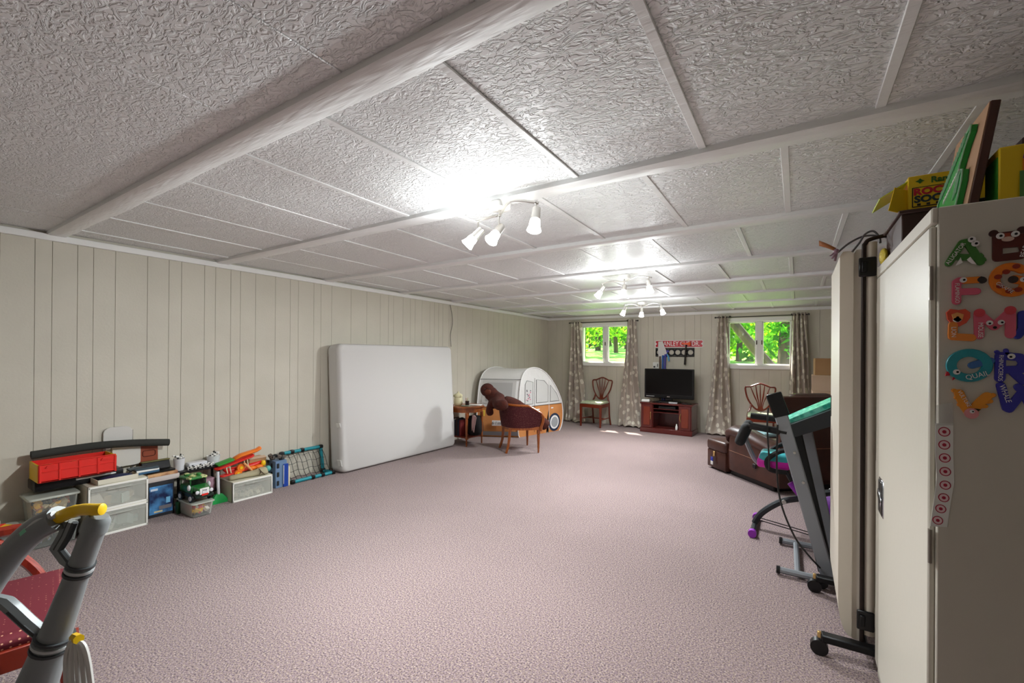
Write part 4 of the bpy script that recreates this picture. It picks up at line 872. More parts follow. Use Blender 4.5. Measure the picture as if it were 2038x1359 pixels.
small('white_board', 'narrow white board balanced over the tray', 'board', (-4.60, 1.16, .431), (.05, .27, .014), m_whitepl, .05, .003)
small('black_case', 'long flat black case under the red toy bin', 'case', (-4.68, 1.06, .39), (.20, .50, .075), m_satin, 0, .01)
# red bin with yellow ends
t = thing('toy_bin', 'red plastic toy bin with yellow end panels above the stacked drawers', 'toy bin', (-4.635, 1.03, .466))
m_redp = mat('bright_red_plastic', '#dd2a22', .35); m_yel = mat('bright_yellow_plastic', '#f2c41a', .35); hx, hy, hh = .125, .215, .125
bm = nb(); box(bm, (0, 0, .005), (2*hx, 2*hy, .01))
for s in (-1, 1): box(bm, (s*(hx-.004), 0, hh/2), (.008, 2*hy, hh), bev=.002)
ob('tub', bm, m_redp, t)
for s in (-1, 1): bx('end_panel', (0, s*(hy-.003), hh/2), (2*hx-.02, .010, hh+.004), m_yel, t, bev=.003)
for y in (-.205, -.105, .0, .105, .205): bx('rib', (hx+.002, y, hh/2), (.008, .012, hh), m_redp, t, bev=.002)
for z in (.012, .075, .132): bx('rib', (hx+.001, 0, z), (.007, 2*hy-.01, .008), m_redp, t, bev=.002)
for y in (-.15, .15): bm = nb(); prism(bm, [(-.03, 0), (.03, 0), (.02, .016), (-.02, .016)], .008, YZ(hx, y, hh-.024)); ob('clasp', bm, m_redp, t)
jumble('bin_toys', 'grey cloth and orange pieces heaped in the red toy bin', (-4.635, 1.03, .478), (.20, .37, .095), ['#c8c8cc', '#b5622c', '#e0d4c0', '#6a4028', '#e22a48'], 70, 5, 'toys', .04)
tb('foam_pole', spline([(-4.715, .815, .640), (-4.715, 1.0, .648), (-4.715, 1.2, .650), (-4.715, 1.43, .632), (-4.715, 1.66, .600)], 5), .030, mat('charcoal_foam', '#33332f', .9, bump=.2, bscale=60), n=14, label='long charcoal foam pole lying across the red toy bin', cat='foam pole')
# folding chair behind
t = thing('folding_chair', 'small white folding chair leaning flat against the wall behind the foam pole', 'folding chair', (-4.785, 1.34, 0))
m_fc = mat('off_white_laminate', '#cfccc6', .45)
bm = nb(); prism(bm, rrect(.19, .24, .05, 5), .014, YZ(-.018, -.01, .655), bev=.003); ob('backrest', bm, m_fc, t); bm = nb(); prism(bm, rrect(.19, .20, .025, 4), .014, YZ(.010, .04, .54), bev=.003); ob('seat', bm, m_fc, t)
for s in (-1, 1): tb('leg', [(.0, s*.09, 0), (-.012, s*.085, .74)], .007, m_nick, t, n=7)
for z in (.25, .60): tb('crossbar', [(0, -.09, z), (0, .09, z)], .006, m_nick, t, n=6)
# printed box and games
m_print = mat('blue_space_print', '#1d2a55', .4, col2='#5aa0dc', scale=9, detail=5, contrast=(.40, .66))
t = thing('printed_box', 'dark toy box with blue space print standing on the carpet', 'toy box', (-4.675, 1.56, 0))
bx('carton', (0, 0, .15), (.20, .19, .30), mat('charcoal_card', '#2b2b30', .5), t, bev=.004); bx('print_panel', (.1012, 0, .145), (.002, .165, .235), m_print, t, bev=0)
for i, (y, z, w_, h, c) in enumerate(((-.05, .235, .05, .018, '#c9d4e4'), (.03, .075, .09, .03, '#7d7a80'), (-.02, .045, .06, .014, '#e0d4a8'), (.05, .13, .03, .05, '#7fc4ec'))): bx('print_patch', (.1026, y, z), (.001, w_, h), mat('pp%d' % i, c, .5), t, bev=0)
small('white_game_box', 'flat white board-game box on top of the blue-print box', 'game box', (-4.675, 1.575, .30), (.21, .235, .042), mat('grey_pink_card', '#c9bdb8', .6), 0, .003)
small('red_game_box', 'thin board-game box with orange lid picture under the black one', 'game box', (-4.675, 1.57, .342), (.20, .22, .026), mat('orange_red_print', '#7a4436', .5, col2='#d8a878', scale=12), .03, .003)
t = thing('black_game_box', 'black hinged game case tilted open on the board games', 'game box', (-4.685, 1.57, .368)); bx('case_base', (0, 0, .008), (.18, .2, .016), m_satin, t); bx('case_lid', (-.03, 0, .045), (.012, .2, .075), m_black, t, rot=(0, -.5, 0)); bx('lid_edge', (-.055, 0, .082), (.05, .205, .012), mat('olive_card', '#6b663a', .6), t, rot=(0, -.1, 0))
bm = nb(); box(bm, (0, 0, .12), (.016, .13, .24), bev=.003); t = ob('wooden_plaque', bm, mat('red_brown_board', '#8a3d20', .5), loc=(-4.772, 1.535, .37), rot=(0, -.03, 0), label='upright red-brown wooden board with cut-out handle behind the board games', cat='board')
bm = nb(); tube(bm, [V((.010, a, c)) for a, c in rrect(.09, .05, .015, 3, 0, .15)], .003, 5, True); ob('handle_groove', bm, mat('dark_groove', '#5a2413', .6), t)
for i, (c, z) in enumerate((('#2f5a7a', .0), ('#e9e9e6', .018), ('#37474f', .034))):
    small('picture_book', ['blue picture book at the bottom of the slim pile by the folding chair', 'white picture book in the slim pile by the folding chair', 'dark slate picture book on top of the slim pile by the folding chair'][i], 'book', (-4.60, 1.44, .391+z), (.11, .19, .016), mat('pbook%d' % i, c, .5), .12-.1*i, .002, group='picture books by the folding chair')
# low black bench with white pots of toy cows
bn = thing('low_bench', 'low black bench carrying white pots behind the green toy jeep', 'bench', (-4.70, 1.87, 0))
bx('bench_top', (0, 0, .325), (.17, .36, .018), m_satin, bn); bx('bench_shelf', (0, 0, .10), (.16, .34, .012), m_satin, bn)
for x in (-.07, .07):
    for y in (-.165, .165): bx('leg', (x, y, .16), (.018, .018, .32), m_satin, bn)
small('pink_box', 'grey and pink box on the shelf of the low black bench', 'box', (-4.67, 1.95, .106), (.1, .09, .12), mat('pink_grey_card', '#b08a98', .6), 0, .003); small('dark_album', 'dark album standing on the shelf of the low black bench', 'album', (-4.68, 1.84, .106), (.1, .05, .15), mat('dark_album', '#3a3236', .6), 0, .003)
m_pot = mat('white_pot_enamel', '#d9d9dc', .35); m_cowb = mat('cow_black', '#1f1f22', .5); m_cown = mat('cow_white', '#e6e4de', .5)
def pot(label, c, r, h):
    t = thing('white_pot', label, 'pot', c, 0, 'white pots on the low bench'); bm = nb(); lathe(bm, [(r*.72, 0), (r*.85, h*.05), (r, h*.9), (r*1.05, h), (r*.95, h), (r*.9, h*.9), (r*.7, h*.1)], 18); ob('pot_wall', bm, m_pot, t); return t
pot('tall white pot of toy cows next to the board games', (-4.70, 1.735, .334), .043, .11); pot('squat white pot of toy cows in front of the toy biplane', (-4.70, 2.015, .334), .055, .085)
small('white_caddy', 'white open caddy between the two white pots', 'caddy', (-4.72, 1.88, .334), (.09, .15, .05), m_pot, 0, .006)
rc_ = random.Random(3)
def cow(c, rz, g):
    t = thing('toy_cow', ('white toy cow with black patches in the tall white pot', 'white toy cow with black patches in the squat white pot', 'white toy cow with black patches by the white caddy')[g], 'toy animal', c, rz, ('toy cows in the tall pot', 'toy cows in the squat pot', 'toy cows by the caddy')[g])
    bm = nb(); ball(bm, (0, 0, .020), (.021, .011, .011), u=10, v=7); ob('body', bm, m_cown, t, ang=3); bm = nb(); ball(bm, (.024, 0, .030), (.010, .007, .008), u=8, v=6); ob('head', bm, m_cown if rc_.random() < .6 else m_cowb, t, ang=3)
    bm = nb(); ball(bm, (-.004, -.006, .024), (.010, .006, .007), u=8, v=6); ball(bm, (.01, .007, .022), (.006, .005, .007), u=8, v=6); ob('patch', bm, m_cowb, t, ang=3)
    for x in (-.013, .013):
        for y in (-.006, .006): cy('leg', (x, y, 0), (x, y, .015), .003, m_cown, t, n=6)
for k in range(6): cow((-4.70+rc_.uniform(-.025, .025), 1.735+rc_.uniform(-.025, .025), .420+.012*(k // 2)), rc_.uniform(0, 6), 0)
for k in range(7): cow((-4.70+rc_.uniform(-.03, .03), 2.015+rc_.uniform(-.035, .035), .392+.010*(k // 2)), rc_.uniform(0, 6), 1)
for k in range(6): cow((-4.65+.012*(k % 2), 1.80+.032*k, .334), rc_.uniform(-.6, .6)+1.2, 2)
# toy jeep on a clear bin
def clearbin(label, c, s, cols, n, seed, clabel, group='clear storage bins'):
    t = thing('storage_bin', label, 'storage bin', c, 0, group); bm = nb(); lx_, ly_, h = s
    pr0, pr1 = rrect(lx_*.86, ly_*.86, .02, 3), rrect(lx_, ly_, .022, 3)
    loft(bm, [[(a, b_, 0) for a, b_ in pr0], [(a*.97, b_*.97, h*.9) for a, b_ in pr1], [(a*1.02, b_*1.02, h*.93) for a, b_ in pr1], [(a*.95, b_*.95, h*.93) for a, b_ in pr1], [(a*.98, b_*.98, .006) for a, b_ in pr0]]); ob('tub', bm, m_bin, t)
    bm = nb(); prism(bm, rrect(lx_*1.05, ly_*1.05, .025, 3), h*.08, M.Translation((0, 0, h*.92)), bev=.004); ob('lid', bm, clear('frosted_lid', '#d8dccf', .55, .3), t)
    jumble('bin_contents', clabel, (c[0], c[1], c[2]+.008), (lx_*.74, ly_*.74, h*.8), cols, n, seed, 'toys', .026)
    return t
clearbin('clear storage bin of bright food toys under the green toy jeep', (-4.42, 1.755, 0), (.32, .17, .125), ['#e8b81e', '#d8403a', '#e06a96', '#e9e2d2', '#c99a5a'], 90, 7, 'bright toy food pieces inside the clear bin under the jeep')
j = thing('toy_jeep', 'green camouflage toy jeep standing on the clear bin', 'toy car', (-4.41, 1.755, .125), math.radians(4))   # front faces +X
m_jg = mat('jeep_green', '#1e6b2e', .3, coat=.4); m_jc = mat('jeep_camouflage', '#2a7a34', .4, col2='#c8c88a', scale=24, contrast=(.5, .56)); m_jd = mat('jeep_dark', '#12241a', .4)
bx('chassis', (0, 0, .055), (.27, .14, .04), m_jd, j, bev=.008); bm = nb(); box(bm, (-.03, 0, .10), (.20, .135, .06), bev=.012, seg=2); ob('body', bm, m_jg, j)
bm = nb(); loft(bm, [[(.05, -.062, .095), (.05, .062, .095), (.05, .058, .135), (.05, -.058, .135)], [(.135, -.052, .09), (.135, .052, .09), (.135, .045, .118), (.135, -.045, .118)]]); ob('hood', bm, m_jg, j)
bx('grille', (.139, 0, .09), (.008, .075, .055), m_whitepl, j, bev=.003); bx('number_plate', (.147, 0, .062), (.004, .05, .018), m_redp, j, bev=.001); bx('bumper', (.145, 0, .048), (.016, .145, .016), m_jd, j, bev=.004)
bm = nb(); box(bm, (.146, 0, .082), (.003, .04, .015)); ob('plate_panel', bm, m_pot, j)
for s in (-1, 1):
    bm = nb(); ball(bm, (.138, s*.055, .088), (.009, .016, .016), u=12, v=8); ob('headlight', bm, m_pot, j, ang=3)
    for x in (.085, -.085):
        w_ = cy('wheel', (x, s*.058, .036), (x, s*.084, .036), .036, m_black, j, n=18); cy('hub_cap', (x, s*.080, .036), (x, s*.088, .036), .02, m_pot, w_, n=12)
    bm = nb(); ball(bm, (.05, s*.078, .12), (.02, .012, .026), u=10, v=8); ob('wing_mirror', bm, m_pot, j, ang=3)
    bx('roof_post', (.035, s*.06, .155), (.010, .008, .06), m_jg, j); bx('roof_post', (-.12, s*.06, .155), (.010, .008, .06), m_jg, j)
bm = nb(); box(bm, (-.045, 0, .190), (.185, .145, .022), bev=.010, seg=2); ob('roof', bm, m_jc, j); bx('windscreen', (.042, 0, .155), (.005, .11, .05), clear('smoked_glass', '#0b120d', .7, .05), j, rot=(0, -.15, 0))
for x, y in ((-.09, -.03), (-.02, .03), (.0, -.035)): bm = nb(); ball(bm, (x, y, .208), (.03, .022, .014), u=10, v=7); ob('roof_load', bm, m_jc, j, ang=3)
text('grille_lettering', 'Jeep', .022, m_black, j, M(((0, 0, 1, .1435), (1, 0, 0, 0), (0, 1, 0, .101), (0, 0, 0, 1))), .0004)
small('green_crate', 'dark green block behind the clear bin of toy food', 'block', (-4.53, 1.665, 0), (.05, .02, .10), mat('deep_green_plastic', '#0f4a22', .4), 0, .003)
bp_ = P(437, 1001, z=0)
t = thing('toy_broom', 'white-handled toy broom with flared green head on the carpet', 'toy broom', (bp_.x-.02, bp_.y, 0))
bm = nb(); loft(bm, [[(a*k, b_*k*1.25, z) for a, b_ in ((-.03, -.055), (.03, -.055), (.03, .055), (-.03, .055))] for z, k in ((0, 1), (.03, .95), (.075, .5), (.085, .3))]); ob('broom_head', bm, mat('bright_green_plastic', '#1d9a48', .4), t); tb('handle', [(0, 0, .075), (-.012, 0, .17), (-.03, .005, .285)], .013, m_pot, t, n=10)
# on the lone drawers: driftwood bundle, twig, biplane, carton
t = thing('canvas_roll', 'long beige canvas roll lying on the lone drawer unit', 'canvas roll', (-4.50, 2.24, .19), math.radians(84))
m_canv = mat('beige_canvas', '#b3a98a', .9, bump=.6, bscale=14, bdist=.02)
bm = nb(); loft(bm, [[(x, (.045*k)*math.cos(a)*(1+.15*math.sin(3*a+x*20)), .028*k+.028*k*math.sin(a)) for a in [2*PI*i/14 for i in range(14)]] for x, k in ((-.17, .5), (-.16, .8), (-.06, .9), (.06, 1.05), (.12, 1.35), (.16, 1.2), (.17, .6))]); ob('roll', bm, m_canv, t, ang=1.6)
tb('tie_cord', spline([(.08, -.05, .02), (.09, -.062, .05), (.075, -.05, .075), (.10, -.055, .04), (.12, -.075, .015)], 5), .004, mat('dark_cord', '#4a3a28', .8), t, n=5)
t = thing('small_carton', 'small open cardboard box behind the toy biplane', 'box', (-4.70, 2.40, .19)); bx('carton', (0, 0, .07), (.13, .17, .14), m_card, t); bx('flap', (.05, 0, .143), (.05, .17, .004), m_cardp, t, rot=(0, .3, 0))
bm = nb(); ball(bm, (0, 0, .03), .03); ob('teal_ball', bm, mat('teal_rubber', '#5fb0a8', .5), loc=(-4.56, 2.46, .19), label='small teal ball at the end of the lone drawer unit', cat='ball', ang=3)
ap = thing('toy_biplane', 'red, orange and green toy biplane propped on the lone drawer unit', 'toy plane', (-4.63, 2.21, .20), 0)
m_og = mat('toy_orange', '#f07a1c', .35); m_gr = mat('toy_green', '#2f8f2a', .35)
def wing(name, pts, z, th, m, rot): bm = nb(); prism(bm, pts, th, M.Translation((0, 0, z)) @ _rm(rot), bev=.004); return ob(name, bm, m, ap)
bm = nb(); loft(bm, [[(.028*k*math.cos(a), y, .055+dz+.03*k*math.sin(a)) for a in [2*PI*i/12 for i in range(12)]] for y, k, dz in ((-.14, .3, .02), (-.10, 1, .0), (.02, 1.1, .0), (.12, .9, .01), (.20, .6, .025), (.235, .25, .035))]); ob('fuselage', bm, m_redp, ap, ang=1.4)
wing('lower_wing', rrect(.07, .26, .03, 5, .05, -.06), .045, .012, m_redp, (.10, 0, 0))
o = wing('upper_wing', rrect(.085, .36, .035, 5, .03, -.05), .15, .016, m_redp, (.22, .1, 0)); 
bm = nb(); box(bm, (.03, -.14, .158), (.082, .15, .020), rot=(.22, .1, 0), bev=.009, seg=2); ob('green_wing_tip', bm, m_gr, ap)
bm = nb(); loft(bm, [[(.03+.045*k*math.cos(a), y, z+.018*math.sin(a)) for a in [2*PI*i/12 for i in range(12)]] for y, z, k in ((-.06, .170, .7), (.0, .195, 1), (.08, .208, .9), (.15, .218, .8), (.185, .235, .9), (.19, .236, .7))]); ob('orange_wing', bm, m_og, ap, ang=1.3)
for y, z0, z1 in ((-.14, .05, .115), (-.11, .05, .125), (.02, .07, .16), (.05, .075, .165)): tb('strut', [(.065, y+.012, z0), (.06, y, z1)], .005, m_cream, ap, n=6)
for y, r_, x, z in ((-.045, .034, .085, .036), (-.015, .036, .075, .085)): w_ = cy('wheel', (x-.01, y, z), (x+.012, y, z), r_, m_og, ap, n=18); cy('hub', (x+.01, y, z), (x+.016, y, z), r_*.4, m_yel, w_, n=12)
tb('propeller', [(.10, .0, .13), (.105, .04, .085), (.10, .085, .03)], [.009, .012, .008], mat('peach_plastic', '#e6a06c', .4), ap, n=8)
for y in (.10, .17): bm = nb(); ball(bm, (.05, y, .052), (.03, .045, .024), u=12, v=8); ob('float', bm, m_og, ap, ang=3)
bm = nb(); ball(bm, (.03, .225, .075), (.02, .025, .03), u=10, v=8); ob('tail', bm, m_yel, ap, ang=3)
# grey-blue toy tower
t = thing('toy_tower', 'grey and blue building-block toy tower beside the toy goal', 'toy tower', (-4.60, 2.585, 0))
m_tg1 = mat('slate_blue_block', '#6c87a8', .4); m_tg2 = mat('dark_block', '#26282b', .5); m_tb = mat('royal_block', '#1f44a0', .35)
bx('tower_wall', (0, 0, .14), (.14, .12, .28), m_tg1, t, bev=.004)
for z in (.05, .14, .23): bx('window_slot', (.072, -.035, z), (.006, .026, .05), m_tg2, t); bx('window_slot', (.0, -.0615, z), (.03, .006, .05), m_tg2, t)
bx('blue_door', (.075, .045, .12), (.01, .055, .24), m_tb, t); bx('hinge_strip', (.081, .020, .13), (.006, .008, .2), m_whitepl, t)
for i in range(12): bx('roof_block', (rc_.uniform(-.06, .06), rc_.uniform(-.07, .06), .29+rc_.uniform(0, .045)), (.035, .04, .03), m_tg2 if i % 3 else mat('brown_grey_block', '#6d645c', .5), t, rot=(rc_.uniform(-.4, .4), rc_.uniform(-.4, .4), rc_.uniform(0, 2)))
small('dark_side_box', 'dark brown block tucked between the lone drawers and the toy tower', 'block', (-4.71, 2.515, 0), (.1, .03, .28), mat('dark_brown_card', '#4a4036', .7), 0, .004)
small('cream_card', 'upright cream card beside the blue door of the toy tower', 'card', (-4.575, 2.668, 0), (.10, .02, .20), mat('cream_card', '#d9cfb2', .7), 0, .003)
# teal mini goal with black net
g = thing('toy_goal', 'teal-framed mini sports goal with black net against the wall', 'toy goal', (-4.70, 2.95, 0)); m_tl = mat('teal_tube', '#1f8f9c', .4)
y0, y1, zt, xf = -.235, .235, .30, .16
for n_, a, c in (('top_bar', (-.05, y0, zt), (-.05, y1, zt)), ('post', (.0, y1, .03), (-.05, y1, zt)), ('post', (.0, y0, .03), (-.05, y0, zt)), ('base_bar', (xf, y0, .022), (xf, y1+.02, .022)), ('base_side', (.0, y1, .022), (xf, y1+.02, .022)), ('base_side', (.0, y0, .022), (xf, y0, .022))): tb(n_, [a, c], .019, m_tl, g, n=10)
for p in ((-.05, y0, zt), (-.05, y1, zt), (0, y1, .03), (0, y0, .03), (xf, y0, .022), (xf, y1+.02, .022), (xf, 0, .022), (-.05, 0, zt), (xf, .12, .022), (-.05, -.12, zt)):
    bm = nb(); box(bm, p, (.046, .05, .046), bev=.014, seg=2); ob('joint', bm, m_black, g)
bm = nb()
for k in range(9):
    y = y0+(y1-y0)*k/8; tube(bm, spline([(-.05, y, zt), (.02, y+.01, .20), (.09, y, .09), (xf, y, .024)], 4), .0026, 4)
for k in range(1, 5):
    f = k/5; pts = [spline([(-.05, y0+(y1-y0)*i/12, zt), (.02, y0+(y1-y0)*i/12, .20), (.09, y0+(y1-y0)*i/12, .09), (xf, y0+(y1-y0)*i/12, .024)], 8)[int(f*24)] for i in range(13)]; tube(bm, [p+V((0, 0, .008*math.sin(i*1.7+k))) for i, p in enumerate(pts)], .0026, 4)
ob('net', bm, m_black, g, kind='stuff')
# clear bins at the near end
clearbin('lower clear storage bin beside the stacked drawers', (-4.63, .90, 0), (.26, .27, .17), ['#5a4a3a', '#8a8f98', '#b0a890', '#33363c'], 80, 11, 'grey and brown pieces inside the lower clear bin')
clearbin('upper clear storage bin crammed with dark toys beside the stacked drawers', (-4.63, .90, .172), (.26, .26, .19), ['#3a3430', '#26324a', '#a8481e', '#c9b890', '#e0a81a', '#55504a'], 130, 12, 'dark mixed toys inside the upper clear bin')
t = thing('toy_glider', 'yellow and red striped foam glider lying by the clear bins', 'toy plane', (-4.50, .66, .19), .5)
clearbin('clear storage bin under the striped foam glider', (-4.55, .64, 0), (.26, .2, .19), ['#cfd2cf', '#9aa0a4', '#e4e2da'], 50, 13, 'pale pieces inside the clear bin under the glider')
bm = nb(); prism(bm, [(-.14, -.05), (.10, -.06), (.15, 0), (.10, .06), (-.14, .05)], .02, M.Translation((0, 0, .0)), bev=.006); ob('wing', bm, m_yel, t)
for x in (-.06, .04): bx('red_stripe', (x, 0, .021), (.035, .115, .004), m_redp, t, bev=0, rot=(0, 0, .5))
bx('white_fin', (-.11, 0, .035), (.05, .08, .03), m_whitepl, t)
# ================================================================== METAL CABINET WITH MAGNETS
CX, CY0, CY1, CZ, CW = .312, 1.59, 2.53, 1.80, .46
m_cab = mat('cream_enamelled_steel', '#d2cdbf', .35, bump=.05, bscale=40); m_cabd = mat('grey_hinge_steel', '#9b948a', .4, .5)
cb = thing('storage_cabinet', 'tall cream steel storage cabinet covered with letter magnets', 'cabinet', (CX+CW/2, (CY0+CY1)/2, 0)); co = V((CX+CW/2, (CY0+CY1)/2, 0))
bm = nb(); box(bm, V((CX+CW/2, (CY0+CY1)/2, CZ/2))-co, (CW, CY1-CY0, CZ), bev=.003); ob('cabinet_body', bm, m_cab, cb)
bm = nb(); box(bm, V((CX-.006, (CY0+CY1)/2, CZ-.022))-co, (.016, CY1-CY0, .044), bev=.004); ob('front_lip', bm, m_cab, cb)
ym = (CY0+CY1)/2
for n_, a, c in (('door', CY0+.012, 2.443), ('door', 2.447, CY1-.004)):
    bm = nb(); box(bm, V((CX-.007, (a+c)/2, (CZ-.044+.06)/2))-co, (.016, c-a, CZ-.112), bev=.004); d = ob(n_, bm, m_cab, cb)
    yh = a-.006 if a < 1.8 else c
    for z in (1.60, .9, .25): bm = nb(); cyl(bm, V((CX-.012, yh, z-.045))-co, V((CX-.012, yh, z+.045))-co, .0045, n=10); ob('hinge', bm, m_cabd, d)
bm = nb(); box(bm, V((CX+.004, (CY0+CY1)/2, .03))-co, (.02, CY1-CY0-.01, .06), bev=.004); ob('kick_plate', bm, m_cab, cb)
yy = P(1763, 1000, x=CX-.014).y; zz = P(1763, 1003, x=CX-.014).z
h = bx('recessed_handle', V((CX-.015, 2.37, zz))-co, (.006, .11, .15), mat('chrome', '#b8bcc2', .15, 1), cb, bev=.004)
bm = nb(); box(bm, V((CX-.0185, 2.37, zz))-co, (.003, .094, .132), bev=.004); ob('handle_cup', bm, m_black, h); bm = nb(); box(bm, V((CX-.021, 2.37, zz-.002))-co, (.006, .085, .035), rot=(.5, 0, 0), bev=.004); ob('latch_lever', bm, mat('chrome'), h)
# ---- alphabet magnets on the cabinet's end panel (plane Y = CY0)
PL = CY0-.0005
def pt(px, py): v = P(px, py, y=PL); return V((v.x, v.z))
def capsule(bm, a, b_, w_, d, y, mi=0, n=6):
    a, b_ = V(a), V(b_); dr = b_-a; L_ = dr.length; ang = math.atan2(dr.y, dr.x) if L_ > 1e-6 else 0; out = []
    for i in range(n+1): t = ang+PI/2+PI*i/n; out.append((a.x+w_/2*math.cos(t), a.y+w_/2*math.sin(t)))
    for i in range(n+1): t = ang-PI/2+PI*i/n; out.append((b_.x+w_/2*math.cos(t), b_.y+w_/2*math.sin(t)))
    prism(bm, out, d, XZ(0, y, 0), mi, bev=min(.0015, d*.3))
def strokes(name, segs, w_, m, par, org, lift=0, d=.006):
    bm = nb()
    for s in segs:
        pts = [pt(*q) for q in s]
        for a, c in zip(pts, pts[1:]): d += .00007; capsule(bm, (a.x-org.x, a.y-org.z), (c.x-org.x, c.y-org.z), w_, d, PL-org.y-lift)
    return ob(name, bm, m, par)
def disc(name, px, py, r, m, par, org, lift, ry=None, d=.0015):
    p = pt(px, py); bm = nb(); prism(bm, [(p.x-org.x+r*math.cos(a), p.y-org.z+(ry or r)*math.sin(a)) for a in [2*PI*i/20 for i in range(20)]], d, XZ(0, PL-org.y-lift, 0)); return ob(name, bm, m, par)
def poly(name, pts, m, par, org, lift=.0, d=.006):
    bm = nb(); q_ = [pt(*p) for p in pts]; prism(bm, [(p.x-org.x, p.y-org.z) for p in q_], d, XZ(0, PL-org.y-lift, 0), bev=min(.001, d*.3)); return ob(name, bm, m, par)
def eye(px, py, par, org, r=.0052, lift=.0082, look=(1.5, 0)):
    e = disc('eye', px, py, r, m_wht, par, org, lift); p = disc('pupil', px+look[0], py+look[1], r*.38, m_black, e, org, lift+.0012)
def word(s, px, py, ang, size, par, org, lift=.0086, m=None, sx=.9):
    p = pt(px, py); return text('word', s, size, m or m_wht, par, XZ(p.x-org.x, PL-org.y-lift, p.y-org.z) @ M.Rotation(ang, 4, 'Z'), .0004, sx=sx)
def letter(name, label, px, py):
    v = P(px, py, y=PL); t = thing(name, label, 'magnet', v, 0, 'animal letter magnets'); return t, v
mc = lambda n, c: mat('magnet_'+n, c, .35, coat=.2)
t, o = letter('letter_magnet', 'green alligator letter A magnet on the cabinet end', 1918, 530)
strokes('letter_body', [[(1888, 524), (1914, 484), (1924, 482)], [(1924, 482), (1936, 500), (1950, 522)], [(1908, 512), (1936, 513)]], .0165, mc('green', '#3f7a2e'), t, o)
strokes('crest', [[(1950, 507), (1953, 510)], [(1956, 515), (1958, 518)]], .008, mc('green', '#3f7a2e'), t, o); eye(1932, 478, t, o, .0075, look=(-1, -1)); eye(1939, 486, t, o, .0075)
poly('tooth', [(1900, 530), (1910, 513), (1914, 524)], m_wht, t, o, .0078, .001); poly('tooth', [(1929, 512), (1922, 518), (1932, 526), (1941, 527)], m_wht, t, o, .0078, .001); word('ALLIGATOR', 1900, 506, 1.02, .0125, t, o)
t, o = letter('letter_magnet', 'brown bear letter B magnet on the cabinet end', 2008, 522)
strokes('letter_body', [[(1984, 470), (1984, 514)], [(1984, 514), (2030, 509), (2040, 500), (2036, 490)], [(1984, 488), (2034, 484)], [(1984, 480), (2036, 474)], [(1984, 471), (2036, 465)]], .018, mc('bear', '#5a1f16'), t, o)
for x, y in ((1975, 466), (2031, 459)): disc('ear', x, y, .0085, mc('bear_dark', '#3d1510'), t, o, .006, d=.003)
poly('snout', [(1995, 466), (2008, 465), (2010, 476), (1996, 477)], mc('bear_red', '#9a3f28'), t, o, .0078, .0012); disc('nose', 2003, 477, .011, mc('bear_nose', '#d8b8a8'), t, o, .0078, .006); eye(1988, 471, t, o, .0075, look=(1, 0)); eye(2018, 467, t, o, .0075, look=(1, 0)); word('BEAR', 2036, 501, 1.35, .014, t, o)
t, o = letter('letter_magnet', 'pink flamingo letter F magnet on the cabinet end', 1910, 606)
strokes('letter_body', [[(1903, 600), (1903, 562), (1908, 559), (1915, 559)], [(1908, 581), (1942, 580)]], .0175, mc('pink', '#e2657f'), t, o); strokes('beak', [[(1917, 559), (1947, 557)]], .0165, mc('beak_orange', '#f0851f'), t, o, .0004); strokes('beak_tip', [[(1951, 557), (1954, 558)]], .0165, mc('beak_black', '#2a2420'), t, o, .0008); eye(1915, 558, t, o, .0068); word('FLAMINGO', 1903, 584, PI/2*-1, .0115, t, o)
t, o = letter('letter_magnet', 'orange giraffe letter G magnet on the cabinet end', 2012, 587)
ga = [(2012+34*math.cos(a), 557+26*math.sin(a)) for a in [-.9-.35*i for i in range(14)]]
strokes('letter_body', [ga, [ga[-1], (2040, 566)], [(2018, 556), (2040, 560)]], .020, mc('giraffe', '#f0821e'), t, o)
for x, y in ((2020, 531), (2000, 542), (1984, 552), (1988, 570), (2006, 580), (2024, 577)): disc('spot', x, y, .007, mc('giraffe_spot', '#9c2f1a'), t, o, .0078, .006, .001)
disc('nose', 2014, 557, .009, mc('giraffe_nose', '#3a2c26'), t, o, .0064, d=.002); eye(2034, 557, t, o, .006); word('GIRAFFE', 1997, 573, -.75, .0115, t, o)
t, o = letter('letter_magnet', 'orange lion letter L magnet on the cabinet end', 1905, 678)
poly('mane', [(1882, 622), (1890, 615), (1906, 617), (1920, 615), (1930, 622), (1930, 632), (1922, 643), (1908, 650), (1893, 645), (1884, 636)], mc('mane', '#e2563a'), t, o); poly('face', [(1892, 626), (1903, 622), (1916, 626), (1914, 636), (1904, 642), (1895, 637)], mc('lion_face', '#f0a860'), t, o, .0078, .0015); disc('muzzle', 1903, 637, .008, m_wht, t, o, .0078, .006); disc('nose', 1904, 632, .0028, m_black, t, o, .0078, .003)
strokes('letter_body', [[(1896, 646), (1895, 668)], [(1895, 670), (1933, 672)]], .0185, mc('lion', '#ef8f3c'), t, o); word('LION', 1896, 661, -PI/2, .013, t, o)
t, o = letter('letter_magnet', 'pink mouse letter M magnet on the cabinet end', 1980, 674)
strokes('letter_body', [[(1948, 668), (1947, 624)], [(1949, 626), (1978, 650), (2008, 622)], [(2010, 622), (2010, 666)]], .0185, mc('mouse_pink', '#e46a80'), t, o)
for x, y in ((1947, 623), (2008, 618)): disc('ear', x, y, .0105, mc('mouse_ear', '#dc4a55'), t, o, .0078, d=.0015)
eye(1967, 643, t, o, .0062, look=(0, 1)); eye(1990, 642, t, o, .0062); disc('nose', 1978, 652, .0035, m_black, t, o, .0066); word('MOUSE', 1949, 657, -PI/2, .013, t, o)
t, o = letter('letter_magnet', 'dark blue letter N magnet at the far edge of the cabinet end', 2040, 672)
